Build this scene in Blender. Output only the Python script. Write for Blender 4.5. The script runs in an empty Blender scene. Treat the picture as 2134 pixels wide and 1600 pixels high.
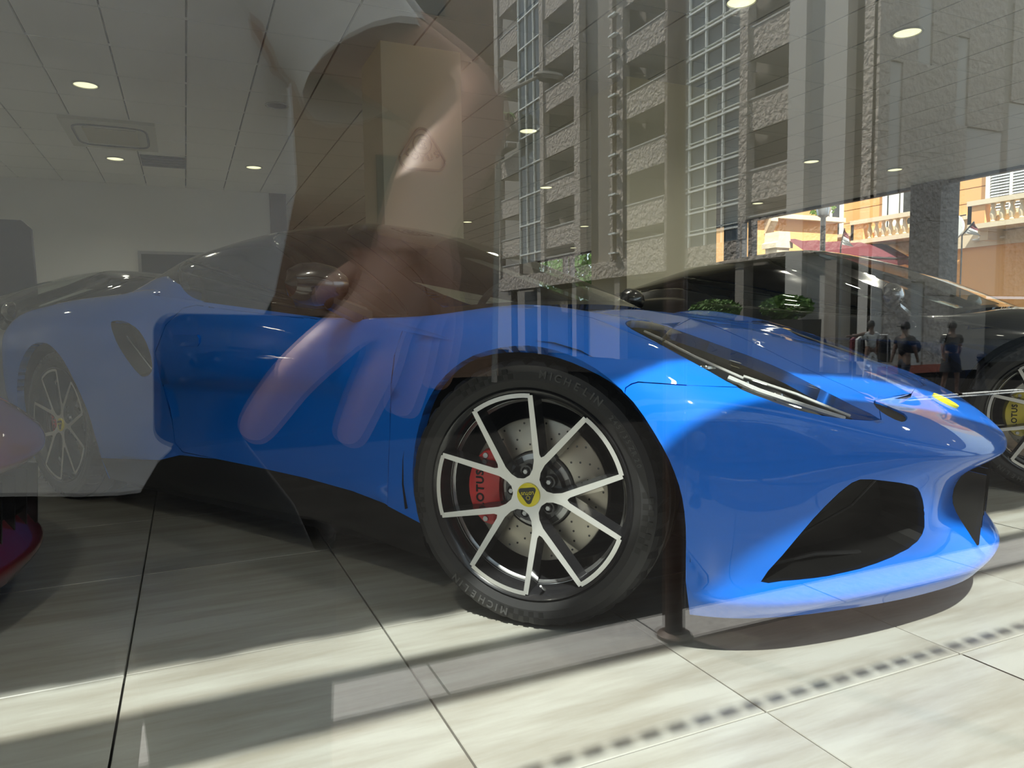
import bpy, bmesh, math, random
from mathutils import Vector, Matrix, noise
from mathutils.bvhtree import BVHTree
from mathutils.geometry import delaunay_2d_cdt
random.seed(7)
PI = math.pi
# ------------------------------------------------------------------ camera, light, exposure
SC = bpy.context.scene
CAMH = 0.757
FPX = 1500.0
AX = Vector((0.91088611, 0.04369398, -0.41033807))     # world X, Y, Z axes written in camera space
AY = Vector((-0.41247275, 0.06662555, -0.90853028))
AZ = Vector((-0.01235831, 0.99682088, 0.07871087))
ROT = Matrix((AX, AY, AZ))                              # camera -> world
cam_d = bpy.data.cameras.new('camera'); cam = bpy.data.objects.new('camera', cam_d)
SC.collection.objects.link(cam)
cam.matrix_world = Matrix.Translation((0, 0, CAMH)) @ ROT.to_4x4()
cam_d.sensor_width = 36; cam_d.sensor_fit = 'HORIZONTAL'; cam_d.lens = 36 * FPX / 2134
cam_d.clip_start = 0.01; cam_d.clip_end = 500
SC.camera = cam
SC.view_settings.view_transform = 'Standard'; SC.view_settings.look = 'None'
SC.view_settings.gamma = 1; SC.view_settings.use_curve_mapping = False
SC.view_settings.exposure = 0.0
SUN_K = 0.65                                             # +Y run per unit of fall
sun_d = bpy.data.lights.new('sun', 'SUN'); sun_d.energy = 12.0; sun_d.angle = math.radians(0.9)
sun_d.color = (1.0, 0.97, 0.90)
sun = bpy.data.objects.new('sun', sun_d); SC.collection.objects.link(sun)
sun.rotation_euler = Vector((0.30, SUN_K, -1.0)).to_track_quat('-Z', 'Y').to_euler()
W = bpy.data.worlds.new('sky'); SC.world = W; W.use_nodes = True
bg = W.node_tree.nodes['Background']; bg.inputs[0].default_value = (0.72, 0.86, 1.0, 1); bg.inputs[1].default_value = 2.0
LAMP_W = 44.0                                            # watts of each ceiling downlight

# ------------------------------------------------------------------ helpers
COL = SC.collection
def srgb(r, g, b):
    f = lambda c: (c / 255 / 12.92) if c / 255 <= 0.04045 else ((c / 255 + 0.055) / 1.055) ** 2.4
    return (f(r), f(g), f(b), 1)
def mat(name, col, rough=0.5, metal=0.0, coat=0.0, bump=None, var=None, emit=None, spec=None, trans=None, alpha=None):
    """bump=(scale,strength,dist)  var=(scale,amount,stretch)"""
    m = bpy.data.materials.new(name); m.use_nodes = True
    nt = m.node_tree; b = nt.nodes['Principled BSDF']
    b.inputs['Base Color'].default_value = col; b.inputs['Roughness'].default_value = rough
    b.inputs['Metallic'].default_value = metal
    if coat: b.inputs['Coat Weight'].default_value = coat; b.inputs['Coat Roughness'].default_value = 0.03
    if spec is not None: b.inputs['Specular IOR Level'].default_value = spec
    if emit: b.inputs['Emission Color'].default_value = emit[0]; b.inputs['Emission Strength'].default_value = emit[1]
    if alpha is not None: b.inputs['Alpha'].default_value = alpha
    if bump or var:
        tc = nt.nodes.new('ShaderNodeTexCoord')
    if var:
        mp = nt.nodes.new('ShaderNodeMapping'); mp.inputs['Scale'].default_value = var[2]
        nz = nt.nodes.new('ShaderNodeTexNoise'); nz.inputs['Scale'].default_value = var[0]; nz.inputs['Detail'].default_value = 5
        hs = nt.nodes.new('ShaderNodeHueSaturation'); mr = nt.nodes.new('ShaderNodeMapRange')
        mr.inputs[3].default_value = 1 - var[1]; mr.inputs[4].default_value = 1 + var[1]
        mr.inputs[1].default_value = 0.3; mr.inputs[2].default_value = 0.7
        g = nt.nodes.new('ShaderNodeNewGeometry') if len(var) > 3 else None
        nt.links.new((g.outputs['Position'] if g else tc.outputs['Object']), mp.inputs[0]); nt.links.new(mp.outputs[0], nz.inputs['Vector'])
        nt.links.new(nz.outputs[0], mr.inputs[0]); nt.links.new(mr.outputs[0], hs.inputs['Value'])
        hs.inputs['Color'].default_value = col; nt.links.new(hs.outputs[0], b.inputs['Base Color'])
    if bump:
        n2 = nt.nodes.new('ShaderNodeTexNoise'); n2.inputs['Scale'].default_value = bump[0]; n2.inputs['Detail'].default_value = 6
        bp = nt.nodes.new('ShaderNodeBump'); bp.inputs['Strength'].default_value = bump[1]; bp.inputs['Distance'].default_value = bump[2]
        nt.links.new(tc.outputs['Object'], n2.inputs['Vector']); nt.links.new(n2.outputs[0], bp.inputs['Height'])
        nt.links.new(bp.outputs[0], b.inputs['Normal'])
    return m
def glassmat(name, tint, f0, rough=0.0, top=1.0):
    """clear sheet: Schlick reflection over plain transmission"""
    m = bpy.data.materials.new(name); m.use_nodes = True; nt = m.node_tree; nt.nodes.clear(); L = nt.links.new
    o = nt.nodes.new('ShaderNodeOutputMaterial'); mx = nt.nodes.new('ShaderNodeMixShader')
    t = nt.nodes.new('ShaderNodeBsdfTransparent'); t.inputs[0].default_value = tint
    g = nt.nodes.new('ShaderNodeBsdfGlossy'); g.inputs['Roughness'].default_value = rough; g.inputs[0].default_value = (1, 1, 1, 1)
    ge = nt.nodes.new('ShaderNodeNewGeometry'); dt = nt.nodes.new('ShaderNodeVectorMath'); dt.operation = 'DOT_PRODUCT'
    L(ge.outputs['Normal'], dt.inputs[0]); L(ge.outputs['Incoming'], dt.inputs[1])
    def mth(op, a, b=None):
        n = nt.nodes.new('ShaderNodeMath'); n.operation = op
        for i, v in enumerate((a, b)):
            if v is None: continue
            if isinstance(v, (int, float)): n.inputs[i].default_value = v
            else: L(v, n.inputs[i])
        return n.outputs[0]
    c = mth('SUBTRACT', 1.0, mth('ABSOLUTE', dt.outputs['Value'])); p = mth('POWER', c, 5.0)
    k = mth('MULTIPLY', mth('ADD', f0, mth('MULTIPLY', p, 1 - f0)), top)
    L(k, mx.inputs[0]); L(t.outputs[0], mx.inputs[1]); L(g.outputs[0], mx.inputs[2]); L(mx.outputs[0], o.inputs[0])
    return m
def tag(o, label=None, cat=None, group=None, kind=None):
    if label: o['label'] = label
    if cat: o['category'] = cat
    if group: o['group'] = group
    if kind: o['kind'] = kind
    return o
def empty(name, loc=(0, 0, 0), rz=0, parent=None):
    o = bpy.data.objects.new(name, None); o.location = loc; o.rotation_euler = (0, 0, rz); o.empty_display_size = 0.1
    COL.objects.link(o)
    if parent: o.parent = parent
    return o
def mk(name, verts, faces, m=None, parent=None, smooth=False, loc=None, fm=None):
    me = bpy.data.meshes.new(name); me.from_pydata([tuple(v) for v in verts], [], [tuple(f) for f in faces]); me.update()
    ms = m if isinstance(m, (list, tuple)) else [m]
    for x in ms:
        if x: me.materials.append(x)
    if fm: me.polygons.foreach_set('material_index', fm)
    if smooth: me.polygons.foreach_set('use_smooth', [True] * len(me.polygons))
    o = bpy.data.objects.new(name, me); COL.objects.link(o)
    if parent: o.parent = parent
    if loc: o.location = loc
    return o
class MB:
    """collects shapes into one mesh"""
    def __init__(s): s.v = []; s.f = []; s.m = []
    def add(s, vs, fs, mi=0):
        n = len(s.v); s.v += [Vector(v) for v in vs]; s.f += [tuple(i + n for i in f) for f in fs]; s.m += [mi] * len(fs); return s
    def box(s, a, b, mi=0):
        x0, y0, z0 = a; x1, y1, z1 = b
        vs = [(x0,y0,z0),(x1,y0,z0),(x1,y1,z0),(x0,y1,z0),(x0,y0,z1),(x1,y0,z1),(x1,y1,z1),(x0,y1,z1)]
        return s.add(vs, [(0,3,2,1),(4,5,6,7),(0,1,5,4),(1,2,6,5),(2,3,7,6),(3,0,4,7)], mi)
    def tube(s, pts, r, n=8, mi=0, cap=True):
        pts = [Vector(p) for p in pts]; rs = r if isinstance(r, (list, tuple)) else [r] * len(pts)
        vs = []; up = Vector((0.13, 0.21, 0.97)).normalized()
        for i, p in enumerate(pts):
            t = (pts[min(i + 1, len(pts) - 1)] - pts[max(i - 1, 0)]).normalized()
            a = t.cross(up)
            if a.length < 1e-3: a = t.cross(Vector((1, 0, 0)))
            a.normalize(); b = t.cross(a)
            for k in range(n):
                an = 2 * PI * k / n; vs.append(p + (a * math.cos(an) + b * math.sin(an)) * rs[i])
        fs = []
        for i in range(len(pts) - 1):
            for k in range(n):
                k2 = (k + 1) % n; fs.append((i*n+k, i*n+k2, (i+1)*n+k2, (i+1)*n+k))
        if cap: fs.append(tuple(range(n))[::-1]); fs.append(tuple(range((len(pts)-1)*n, len(pts)*n)))
        return s.add(vs, fs, mi)
    def lathe(s, prof, n=24, mi=0, axis='Z', c=(0,0,0), closed=False):
        vs = []; c = Vector(c)
        for (r, h) in prof:
            for k in range(n):
                a = 2 * PI * k / n
                if axis == 'Z': vs.append(c + Vector((r*math.cos(a), r*math.sin(a), h)))
                else: vs.append(c + Vector((r*math.cos(a), h, r*math.sin(a))))
        fs = []; m_ = len(prof)
        for i in range(m_ - (0 if closed else 1)):
            j = (i + 1) % m_
            for k in range(n):
                k2 = (k + 1) % n; fs.append((i*n+k, i*n+k2, j*n+k2, j*n+k))
        return s.add(vs, fs, mi)
    def prism(s, poly, h0, h1, axis='Y', mi=0):
        n = len(poly); f = (lambda p, h: (p[0], h, p[1])) if axis == 'Y' else ((lambda p, h: (p[0], p[1], h)) if axis == 'Z' else (lambda p, h: (h, p[0], p[1])))
        vs = [f(p, h0) for p in poly] + [f(p, h1) for p in poly]
        fs = [tuple(range(n)), tuple(range(2*n - 1, n - 1, -1))] + [(i, i+n, (i+1) % n + n, (i+1) % n) for i in range(n)]
        return s.add(vs, fs, mi)
    def xf(s, M):
        s.v = [M @ v for v in s.v]; return s
    def build(s, name, m=None, parent=None, smooth=False, loc=None):
        bm = bmesh.new(); me = bpy.data.meshes.new(name); me.from_pydata([tuple(v) for v in s.v], [], s.f); me.update()
        for x in (m if isinstance(m, (list, tuple)) else [m]): me.materials.append(x)
        me.polygons.foreach_set('material_index', s.m)
        bm.from_mesh(me); bmesh.ops.recalc_face_normals(bm, faces=bm.faces); bm.to_mesh(me); bm.free()
        if smooth:
            me.polygons.foreach_set('use_smooth', [True] * len(me.polygons)); me.set_sharp_from_angle(angle=math.radians(40))
        o = bpy.data.objects.new(name, me); COL.objects.link(o)
        if parent: o.parent = parent
        if loc: o.location = loc
        return o
def text_mesh(txt, size, ext=0.001, spacing=1.0, bold=0.0):
    cu = bpy.data.curves.new('t', 'FONT'); cu.body = txt; cu.size = size; cu.extrude = ext; cu.align_x = 'CENTER'; cu.align_y = 'CENTER'
    cu.space_character = spacing; cu.resolution_u = 3; cu.offset = bold
    o = bpy.data.objects.new('t', cu); COL.objects.link(o)
    dg = bpy.context.evaluated_depsgraph_get(); dg.update()
    me = bpy.data.meshes.new_from_object(o.evaluated_get(dg)); vs = [v.co.copy() for v in me.vertices]; fs = [tuple(p.vertices) for p in me.polygons]
    bpy.data.objects.remove(o); bpy.data.curves.remove(cu); bpy.data.meshes.remove(me)
    return vs, fs
def copy_tree(o, parent=None):
    c = o.copy(); COL.objects.link(c); c.parent = parent
    for ch in o.children: copy_tree(ch, c)
    return c
# rays through the photograph's frame, used to read positions off it
def ray(px, py): return (ROT @ Vector((px - 1067, 800 - py, -FPX))).normalized()
EYE = Vector((0, 0, CAMH))
def at_z(px, py, z): r = ray(px, py); return EYE + r * ((z - CAMH) / r.z)
def at_y(px, py, y): r = ray(px, py); return EYE + r * (y / r.y)
def at_x(px, py, x): r = ray(px, py); return EYE + r * (x / r.x)
GY = 0.20                                                # the shop window's plane, y = GY
def mir(p): return Vector((p[0], 2 * GY - p[1], p[2]))   # where a thing seen mirrored in the shop window really stands
# ------------------------------------------------------------------ materials of the cars
BLUE = mat('blue_paint', (0.0, 0.14, 0.68, 1), 0.55, 0.0, 0.7, spec=0.1)
BLACKP = mat('black_paint', (0.004, 0.004, 0.005, 1), 0.25, 0.0, 1.0)
REDP = mat('red_paint', (0.16, 0.004, 0.012, 1), 0.3, 0.2, 1.0)
GREYP = mat('grey_paint', (0.07, 0.075, 0.08, 1), 0.35, 0.3, 1.0)
GLOSSB = mat('gloss_black_panel', (0.006, 0.005, 0.005, 1), 0.1, 0, 0.0)
MATB = mat('matt_black_plastic', (0.004, 0.004, 0.0045, 1), 0.5, spec=0.25)
MESHB = mat('black_grille', (0.002, 0.002, 0.002, 1), 0.5, spec=0.15)
RUBBER = mat('tyre_rubber', (0.013, 0.013, 0.014, 1), 0.55, bump=(60, 0.15, 0.002))
RUBBERD = mat('tyre_mark', (0.002, 0.002, 0.002, 1), 0.6)
RUBBERL = mat('tyre_lettering', (0.055, 0.055, 0.055, 1), 0.5)
SILVER = mat('machined_alloy', (0.72, 0.72, 0.70, 1), 0.28, 0.75)
RIMB = mat('rim_black', (0.014, 0.014, 0.016, 1), 0.25, 0.2, 0.4)
DISC = mat('brake_disc', (0.50, 0.47, 0.40, 1), 0.35, 0.8, bump=(40, 0.1, 0.001))
STEEL = mat('bright_steel', (0.45, 0.46, 0.47, 1), 0.3, 0.9)
CALR = mat('red_caliper', (0.62, 0.002, 0.006, 1), 0.35, 0, 0.3)
CALY = mat('yellow_caliper', (0.75, 0.6, 0.03, 1), 0.3, 0, 0.6)
YEL = mat('badge_yellow', (0.78, 0.66, 0.02, 1), 0.35)
BADGEG = mat('badge_dark', (0.02, 0.022, 0.018, 1), 0.4)
LAMPG = glassmat('lamp_lens', (0.9, 0.9, 0.88, 1), 0.05)
LAMPIN = mat('lamp_bowl_grey', (0.07, 0.07, 0.065, 1), 0.3, 0.4)
CARG = glassmat('car_glass', (0.74, 0.79, 0.76, 1), 0.05)
CHROME = mat('lamp_chrome', (0.7, 0.7, 0.68, 1), 0.12, 1.0)
DRL = mat('lamp_strip', (0.8, 0.82, 0.84, 1), 0.25, 0.3)
LEATH = mat('cabin_leather', (0.03, 0.03, 0.028, 1), 0.55)
# ------------------------------------------------------------------ body surface: a control net, x forward from the front axle, y out, z up
def st(x, yz): return [(x, y, z) for y, z in yz]
NET = [
 [(.92,0,.10),(.955,0,.15),(.93,0,.20),(.875,0,.29),(.885,0,.36),(.945,0,.400),(.962,0,.425),(.93,0,.46),(.87,0,.50),(.77,0,.555),(.60,0,.632),(.45,0,.685)],
 [(.895,.21,.10),(.925,.22,.15),(.90,.215,.20),(.855,.2,.29),(.87,.2,.36),(.925,.21,.405),(.945,.21,.43),(.915,.2,.465),(.855,.19,.505),(.76,.15,.558),(.595,.09,.635),(.44,0,.690)],
 [(.81,.40,.10),(.84,.42,.15),(.82,.41,.20),(.825,.42,.29),(.84,.43,.37),(.865,.44,.42),(.875,.44,.455),(.85,.42,.49),(.80,.38,.53),(.72,.30,.565),(.575,.18,.640),(.42,0,.697)],
 [(.69,.58,.10),(.72,.62,.15),(.71,.61,.20),(.72,.62,.29),(.735,.63,.37),(.75,.64,.44),(.755,.63,.49),(.735,.60,.53),(.69,.54,.57),(.62,.42,.60),(.51,.26,.655),(.38,0,.707)],
 [(.55,.74,.10),(.58,.785,.15),(.575,.785,.20),(.58,.80,.29),(.585,.81,.38),(.59,.81,.47),(.59,.79,.54),(.575,.745,.59),(.54,.66,.62),(.49,.52,.64),(.42,.32,.68),(.33,0,.72)],
 [(.41,.82,.10),(.42,.87,.15),(.42,.885,.20),(.43,.905,.29),(.43,.92,.38),(.43,.925,.48),(.42,.91,.565),(.41,.865,.63),(.38,.77,.675),(.35,.60,.69),(.31,.36,.71),(.27,0,.738)],
 st(.2,[(.84,.10),(.885,.15),(.90,.20),(.92,.29),(.93,.38),(.94,.48),(.94,.58),(.91,.67),(.81,.73),(.63,.75),(.38,.75)])+[(.14,0,.765)],
 st(0.,[(.85,.10),(.885,.15),(.90,.20),(.92,.29),(.93,.38),(.94,.49),(.94,.61),(.915,.71),(.82,.775),(.64,.80),(.40,.785)])+[(0,0,.792)],
 st(-.2,[(.85,.10),(.88,.15),(.895,.20),(.91,.29),(.92,.38),(.93,.49),(.935,.61),(.92,.72),(.84,.79),(.67,.82),(.42,.80)])+[(-.2,0,.815)],
 st(-.45,[(.84,.10),(.87,.15),(.88,.20),(.89,.29),(.895,.39),(.905,.52),(.922,.62),(.915,.71),(.865,.785),(.74,.78),(.45,.76),(0,.76)]),
 st(-.8,[(.83,.13),(.855,.17),(.86,.22),(.865,.30),(.865,.41),(.882,.545),(.918,.615),(.922,.70),(.875,.79),(.78,.77),(.5,.70),(0,.6)]),
 st(-1.2,[(.83,.13),(.855,.17),(.865,.22),(.865,.30),(.862,.41),(.878,.54),(.918,.605),(.925,.71),(.885,.825),(.79,.80),(.5,.7),(0,.6)]),
 st(-1.6,[(.84,.13),(.865,.17),(.875,.22),(.875,.30),(.875,.40),(.888,.525),(.92,.595),(.93,.72),(.88,.865),(.80,.86),(.5,.8),(0,.7)]),
 st(-1.9,[(.86,.13),(.88,.17),(.89,.22),(.90,.30),(.905,.38),(.915,.48),(.935,.60),(.94,.74),(.87,.885),(.76,.93),(.5,.92),(0,.9)]),
 st(-2.2,[(.87,.13),(.89,.17),(.90,.22),(.92,.30),(.93,.38),(.94,.48),(.947,.61),(.935,.76),(.86,.885),(.72,.93),(.45,.95),(0,.96)]),
 st(-2.57,[(.87,.13),(.89,.17),(.90,.22),(.925,.30),(.935,.38),(.945,.48),(.947,.62),(.93,.77),(.84,.89),(.68,.92),(.4,.93),(0,.94)]),
 st(-2.9,[(.86,.13),(.88,.17),(.89,.22),(.91,.30),(.92,.38),(.93,.48),(.93,.62),(.91,.76),(.82,.875),(.65,.90),(.4,.905),(0,.91)]),
 st(-3.2,[(.79,.16),(.81,.19),(.83,.24),(.85,.31),(.865,.39),(.88,.48),(.885,.62),(.87,.76),(.77,.86),(.6,.885),(.4,.895),(0,.9)]),
 [(-3.34,.60,.20),(-3.36,.62,.22),(-3.37,.64,.27),(-3.38,.65,.33),(-3.4,.66,.40),(-3.42,.67,.50),(-3.43,.67,.62),(-3.43,.66,.76),(-3.38,.58,.86),(-3.32,.48,.89),(-3.3,.3,.9),(-3.28,0,.9)],
 [(-3.38,0,.20),(-3.40,0,.22),(-3.41,0,.27),(-3.42,0,.33),(-3.43,0,.40),(-3.45,0,.50),(-3.46,0,.62),(-3.46,0,.76),(-3.41,0,.86),(-3.36,0,.885),(-3.33,0,.9),(-3.30,0,.9)],
]
GNET = [
 [(-.27,0,.835),(-.52,0,.955),(-.80,0,1.072),(-1.05,0,1.155),(-1.25,0,1.203),(-1.40,0,1.222)],
 [(-.29,.30,.83),(-.53,.27,.95),(-.81,.24,1.066),(-1.06,.20,1.15),(-1.25,.13,1.20),(-1.41,0,1.223)],
 [(-.36,.55,.82),(-.60,.51,.935),(-.87,.46,1.045),(-1.09,.38,1.135),(-1.27,.24,1.195),(-1.42,0,1.224)],
 [(-.47,.75,.79),(-.70,.68,.895),(-.94,.605,.995),(-1.15,.51,1.09),(-1.31,.34,1.175),(-1.44,0,1.225)],
 [(-.64,.83,.785),(-.82,.765,.885),(-1.0,.69,.985),(-1.2,.59,1.085),(-1.36,.38,1.17),(-1.47,0,1.226)],
 [(-1.0,.86,.80),(-1.08,.80,.90),(-1.2,.725,1.0),(-1.33,.63,1.095),(-1.44,.4,1.172),(-1.5,0,1.226)],
 [(-1.4,.865,.84),(-1.42,.80,.925),(-1.46,.73,1.02),(-1.52,.63,1.10),(-1.56,.4,1.17),(-1.58,0,1.222)],
 [(-1.72,.84,.88),(-1.73,.79,.945),(-1.75,.72,1.02),(-1.76,.61,1.09),(-1.76,.38,1.155),(-1.76,0,1.21)],
 [(-2.0,.76,.93),(-2.0,.71,.98),(-2.02,.65,1.025),(-2.03,.56,1.07),(-2.03,.35,1.13),(-2.03,0,1.175)],
 [(-2.5,.64,.91),(-2.5,.60,.935),(-2.5,.53,.965),(-2.5,.42,1.0),(-2.5,.25,1.035),(-2.5,0,1.06)],
 [(-3.0,.56,.87),(-3.0,.5,.885),(-3.0,.42,.895),(-3.0,.33,.905),(-3.0,.2,.915),(-3.0,0,.92)],
]
def cr(p0, p1, p2, p3, t):
    return 0.5 * ((2 * p1) + (p2 - p0) * t + (2 * p0 - 5 * p1 + 4 * p2 - p3) * t * t + (3 * p1 - p0 - 3 * p2 + p3) * t ** 3)
class Surf:
    def __init__(s, net):
        s.n = [[Vector(p) for p in row] for row in net]; s.nu = len(net) - 1; s.nv = len(net[0]) - 1
    def row(s, i, v):
        i = i; k = min(max(int(math.floor(v)), 0), s.nv - 1); t = v - k; g = lambda a: s.get(i, a)
        return cr(g(k - 1), g(k), g(k + 1), g(k + 2), t)
    def get(s, i, j):
        j2 = j
        if i < 0: p = s.get(-i, j); return Vector((p.x, -p.y, p.z))
        if i > s.nu: p = s.get(2 * s.nu - i, j); return Vector((p.x, -p.y, p.z))
        if j < 0: return s.n[i][0] * 2 - s.n[i][1]
        if j > s.nv: p = s.n[i][2 * s.nv - j]; return Vector((p.x, -p.y, p.z)) if abs(s.n[i][s.nv].y) < 1e-6 and True else p
        return s.n[i][j]
    def __call__(s, u, v):
        k = min(max(int(math.floor(u)), 0), s.nu - 1); t = u - k
        return cr(s.row(k - 1, v), s.row(k, v), s.row(k + 1, v), s.row(k + 2, v), t)
    def prep(s, du, dv):
        s.U = [i / du for i in range(s.nu * du + 1)]; s.V = [j / dv for j in range(s.nv * dv + 1)]
        P = [s(u, v) for u in s.U for v in s.V]; nv = len(s.V); s.tri = []; s.tuv = []
        for i in range(len(s.U) - 1):
            for j in range(nv - 1):
                a, b, c, d = i*nv+j, (i+1)*nv+j, (i+1)*nv+j+1, i*nv+j+1
                ua, ub, va, vb = s.U[i], s.U[i+1], s.V[j], s.V[j+1]
                s.tri.append((a, b, c)); s.tuv.append(((ua, va), (ub, va), (ub, vb)))
                s.tri.append((a, c, d)); s.tuv.append(((ua, va), (ub, vb), (ua, vb)))
        s.P = P; s.bvh = BVHTree.FromPolygons(P, s.tri, epsilon=0.0)
    def hit(s, o, d):
        loc, nrm, idx, dist = s.bvh.ray_cast(o, d)
        if loc is None:
            loc, nrm, idx, dist = s.bvh.find_nearest(o + d * max(0.1, (Vector((0, 0.9, 0.5)) - o).dot(d)))
        a, b, c = [s.P[i] for i in s.tri[idx]]
        from mathutils.interpolate import poly_3d_calc
        w = poly_3d_calc([a, b, c], loc); t = s.tuv[idx]
        return (sum(w[k] * t[k][0] for k in range(3)), sum(w[k] * t[k][1] for k in range(3)))
CX0, CY0, CTH = 1.53324534, 2.04083497, -1.04274559
def w2c(p):
    dx, dy = p[0] - CX0, p[1] - CY0; c, s_ = math.cos(CTH), math.sin(CTH)
    return Vector((c * dx + s_ * dy, s_ * dx - c * dy, p[2]))
def wd2c(r):
    c, s_ = math.cos(CTH), math.sin(CTH); return Vector((c * r[0] + s_ * r[1], s_ * r[0] - c * r[1], r[2]))
EYEC = w2c(EYE)
def px_uv(S, pts):
    return [S.hit(EYEC, wd2c(ray(*p))) for p in pts]
def xz_uv(S, pts, y=2.0):
    out = []
    for x, z in pts:
        if z < 0.14:
            u, v = S.hit(Vector((x, y, 0.2)), Vector((0, -1, 0))); out.append((u, -1.0))
        else: out.append(S.hit(Vector((x, y, z)), Vector((0, -1, 0))))
    return out
def dens(poly, closed=True, k=4):
    """smooth a traced outline with Catmull-Rom"""
    n = len(poly); out = []
    rng = range(n if closed else n - 1)
    for i in rng:
        g = (lambda a: poly[a % n]) if closed else (lambda a: poly[min(max(a, 0), n - 1)])
        for j in range(k):
            t = j / k
            out.append(tuple(cr(g(i-1)[c], g(i)[c], g(i+1)[c], g(i+2)[c], t) for c in (0, 1)))
    if not closed: out.append(poly[-1])
    return out
def inside(p, poly):
    x, y = p; r = False; n = len(poly); j = n - 1
    for i in range(n):
        xi, yi = poly[i]; xj, yj = poly[j]
        if (yi > y) != (yj > y) and x < (xj - xi) * (y - yi) / (yj - yi) + xi: r = not r
        j = i
    return r
def cut_surface(S, du, dv, regions, default, vmax=None):
    """regions: list of (name, uv polygon) in priority order. returns {name: (uvs, tris)}"""
    vs = []; idx = {}; fixed = []
    seen = []
    for nm, poly in regions:
        vs_p = [(min(max(a, 0), S.nu), min(max(b, 0), S.nv)) for a, b in poly]
        base = len(vs); vs += [Vector(p) for p in vs_p]; n = len(vs_p)
        for i in range(n):
            a, b = vs_p[i], vs_p[(i + 1) % n]
            if (Vector(a) - Vector(b)).length > 1e-5: fixed.append((base + i, base + (i + 1) % n))
    curve = [Vector((p.x * du, p.y * dv)) for p in vs]
    cell = {}
    for c in curve: cell.setdefault((int(c.x), int(c.y)), []).append(c)
    for i in range(S.nu * du + 1):
        for j in range(S.nv * dv + 1):
            q = Vector((i, j)); ok = True
            if 0 < i < S.nu * du and 0 < j < S.nv * dv:
                for a in (-1, 0):
                    for b in (-1, 0):
                        for c in cell.get((i + a, j + b), ()):
                            if (c - q).length < 0.38: ok = False
            if ok: vs.append(Vector((i / du, j / dv)))
    r = delaunay_2d_cdt(vs, fixed, [], 0, 1e-6)
    V, F = r[0], r[2]; out = {}
    for f in F:
        c = (sum(V[i].x for i in f) / len(f), sum(V[i].y for i in f) / len(f)); nm = default
        for name, poly in regions:
            if inside(c, poly): nm = name; break
        out.setdefault(nm, []).append(f)
    res = {}
    for nm, fs in out.items():
        m = {}; uv = []; ff = []
        for f in fs:
            g = []
            for i in f:
                if i not in m: m[i] = len(uv); uv.append(V[i])
                g.append(m[i])
            ff.append(g)
        res[nm] = (uv, ff)
    return res
def snorm(S, u, v):
    e = 0.02; u0, u1 = max(u - e, 0), min(u + e, S.nu); v0, v1 = max(v - e, 0), min(v + e, S.nv)
    n = (S(u1, v) - S(u0, v)).cross(S(u, v1) - S(u, v0))
    return n.normalized() if n.length > 1e-9 else Vector((0, 1, 0))
def part_mesh(name, S, reg, m, parent, flange=0.02, gap=0.0016, sides=(1, -1), lift=0.0, fmat=None, mirror_only=False):
    """one mesh: the visible side and its mirror image, boundary folded inwards"""
    uv, fs = reg
    P = [S(p.x, p.y) for p in uv]; N = [snorm(S, p.x, p.y) for p in uv]
    ec = {}
    for f in fs:
        for i in range(len(f)):
            a, b = f[i], f[(i + 1) % len(f)]; ec.setdefault((min(a, b), max(a, b)), []).append(f)
    bd = [e for e, l in ec.items() if len(l) == 1 and not all(uv[i].y > S.nv - 1e-4 or uv[i].x < 1e-4 or uv[i].x > S.nu - 1e-4 for i in e)]
    # shrink the boundary a little to open the shut lines
    shift = {}
    for e in bd:
        f = ec[e][0]; c = sum((P[i] for i in f), Vector()) / len(f)
        for i in e:
            if uv[i].x < 1e-4 or uv[i].y > S.nv - 1e-4 or uv[i].y < 1e-4: continue
            d = c - (P[e[0]] + P[e[1]]) / 2; t = (P[e[1]] - P[e[0]])
            if t.length < 1e-7: continue
            t.normalize(); d = d - t * d.dot(t)
            if d.length > 1e-6: shift.setdefault(i, []).append(d.normalized())
    for i, ds in shift.items():
        s_ = sum(ds, Vector())
        if s_.length > 1e-3: P[i] = P[i] + s_.normalized() * gap
    verts = []; faces = []; fmi = []
    for sgn in sides:
        o = len(verts); f3 = lambda p: Vector((p.x, p.y * sgn, p.z))
        verts += [f3(p + n * lift) for p, n in zip(P, N)]
        for f in fs:
            g = [i + o for i in f]; faces.append(tuple(g if sgn > 0 else g[::-1])); fmi.append(0)
        if flange:
            o2 = len(verts); mp = {}
            for e in bd:
                for i in e:
                    if i not in mp:
                        mp[i] = len(verts); verts.append(f3(P[i] + N[i] * lift)); verts.append(f3(P[i] - N[i] * flange))
                a, b = mp[e[0]], mp[e[1]]; faces.append((a, b, b + 1, a + 1)); fmi.append(1 if fmat else 0)
    o = mk(name, verts, faces, [m, fmat] if fmat else m, parent, True, fm=fmi)
    return o
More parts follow.
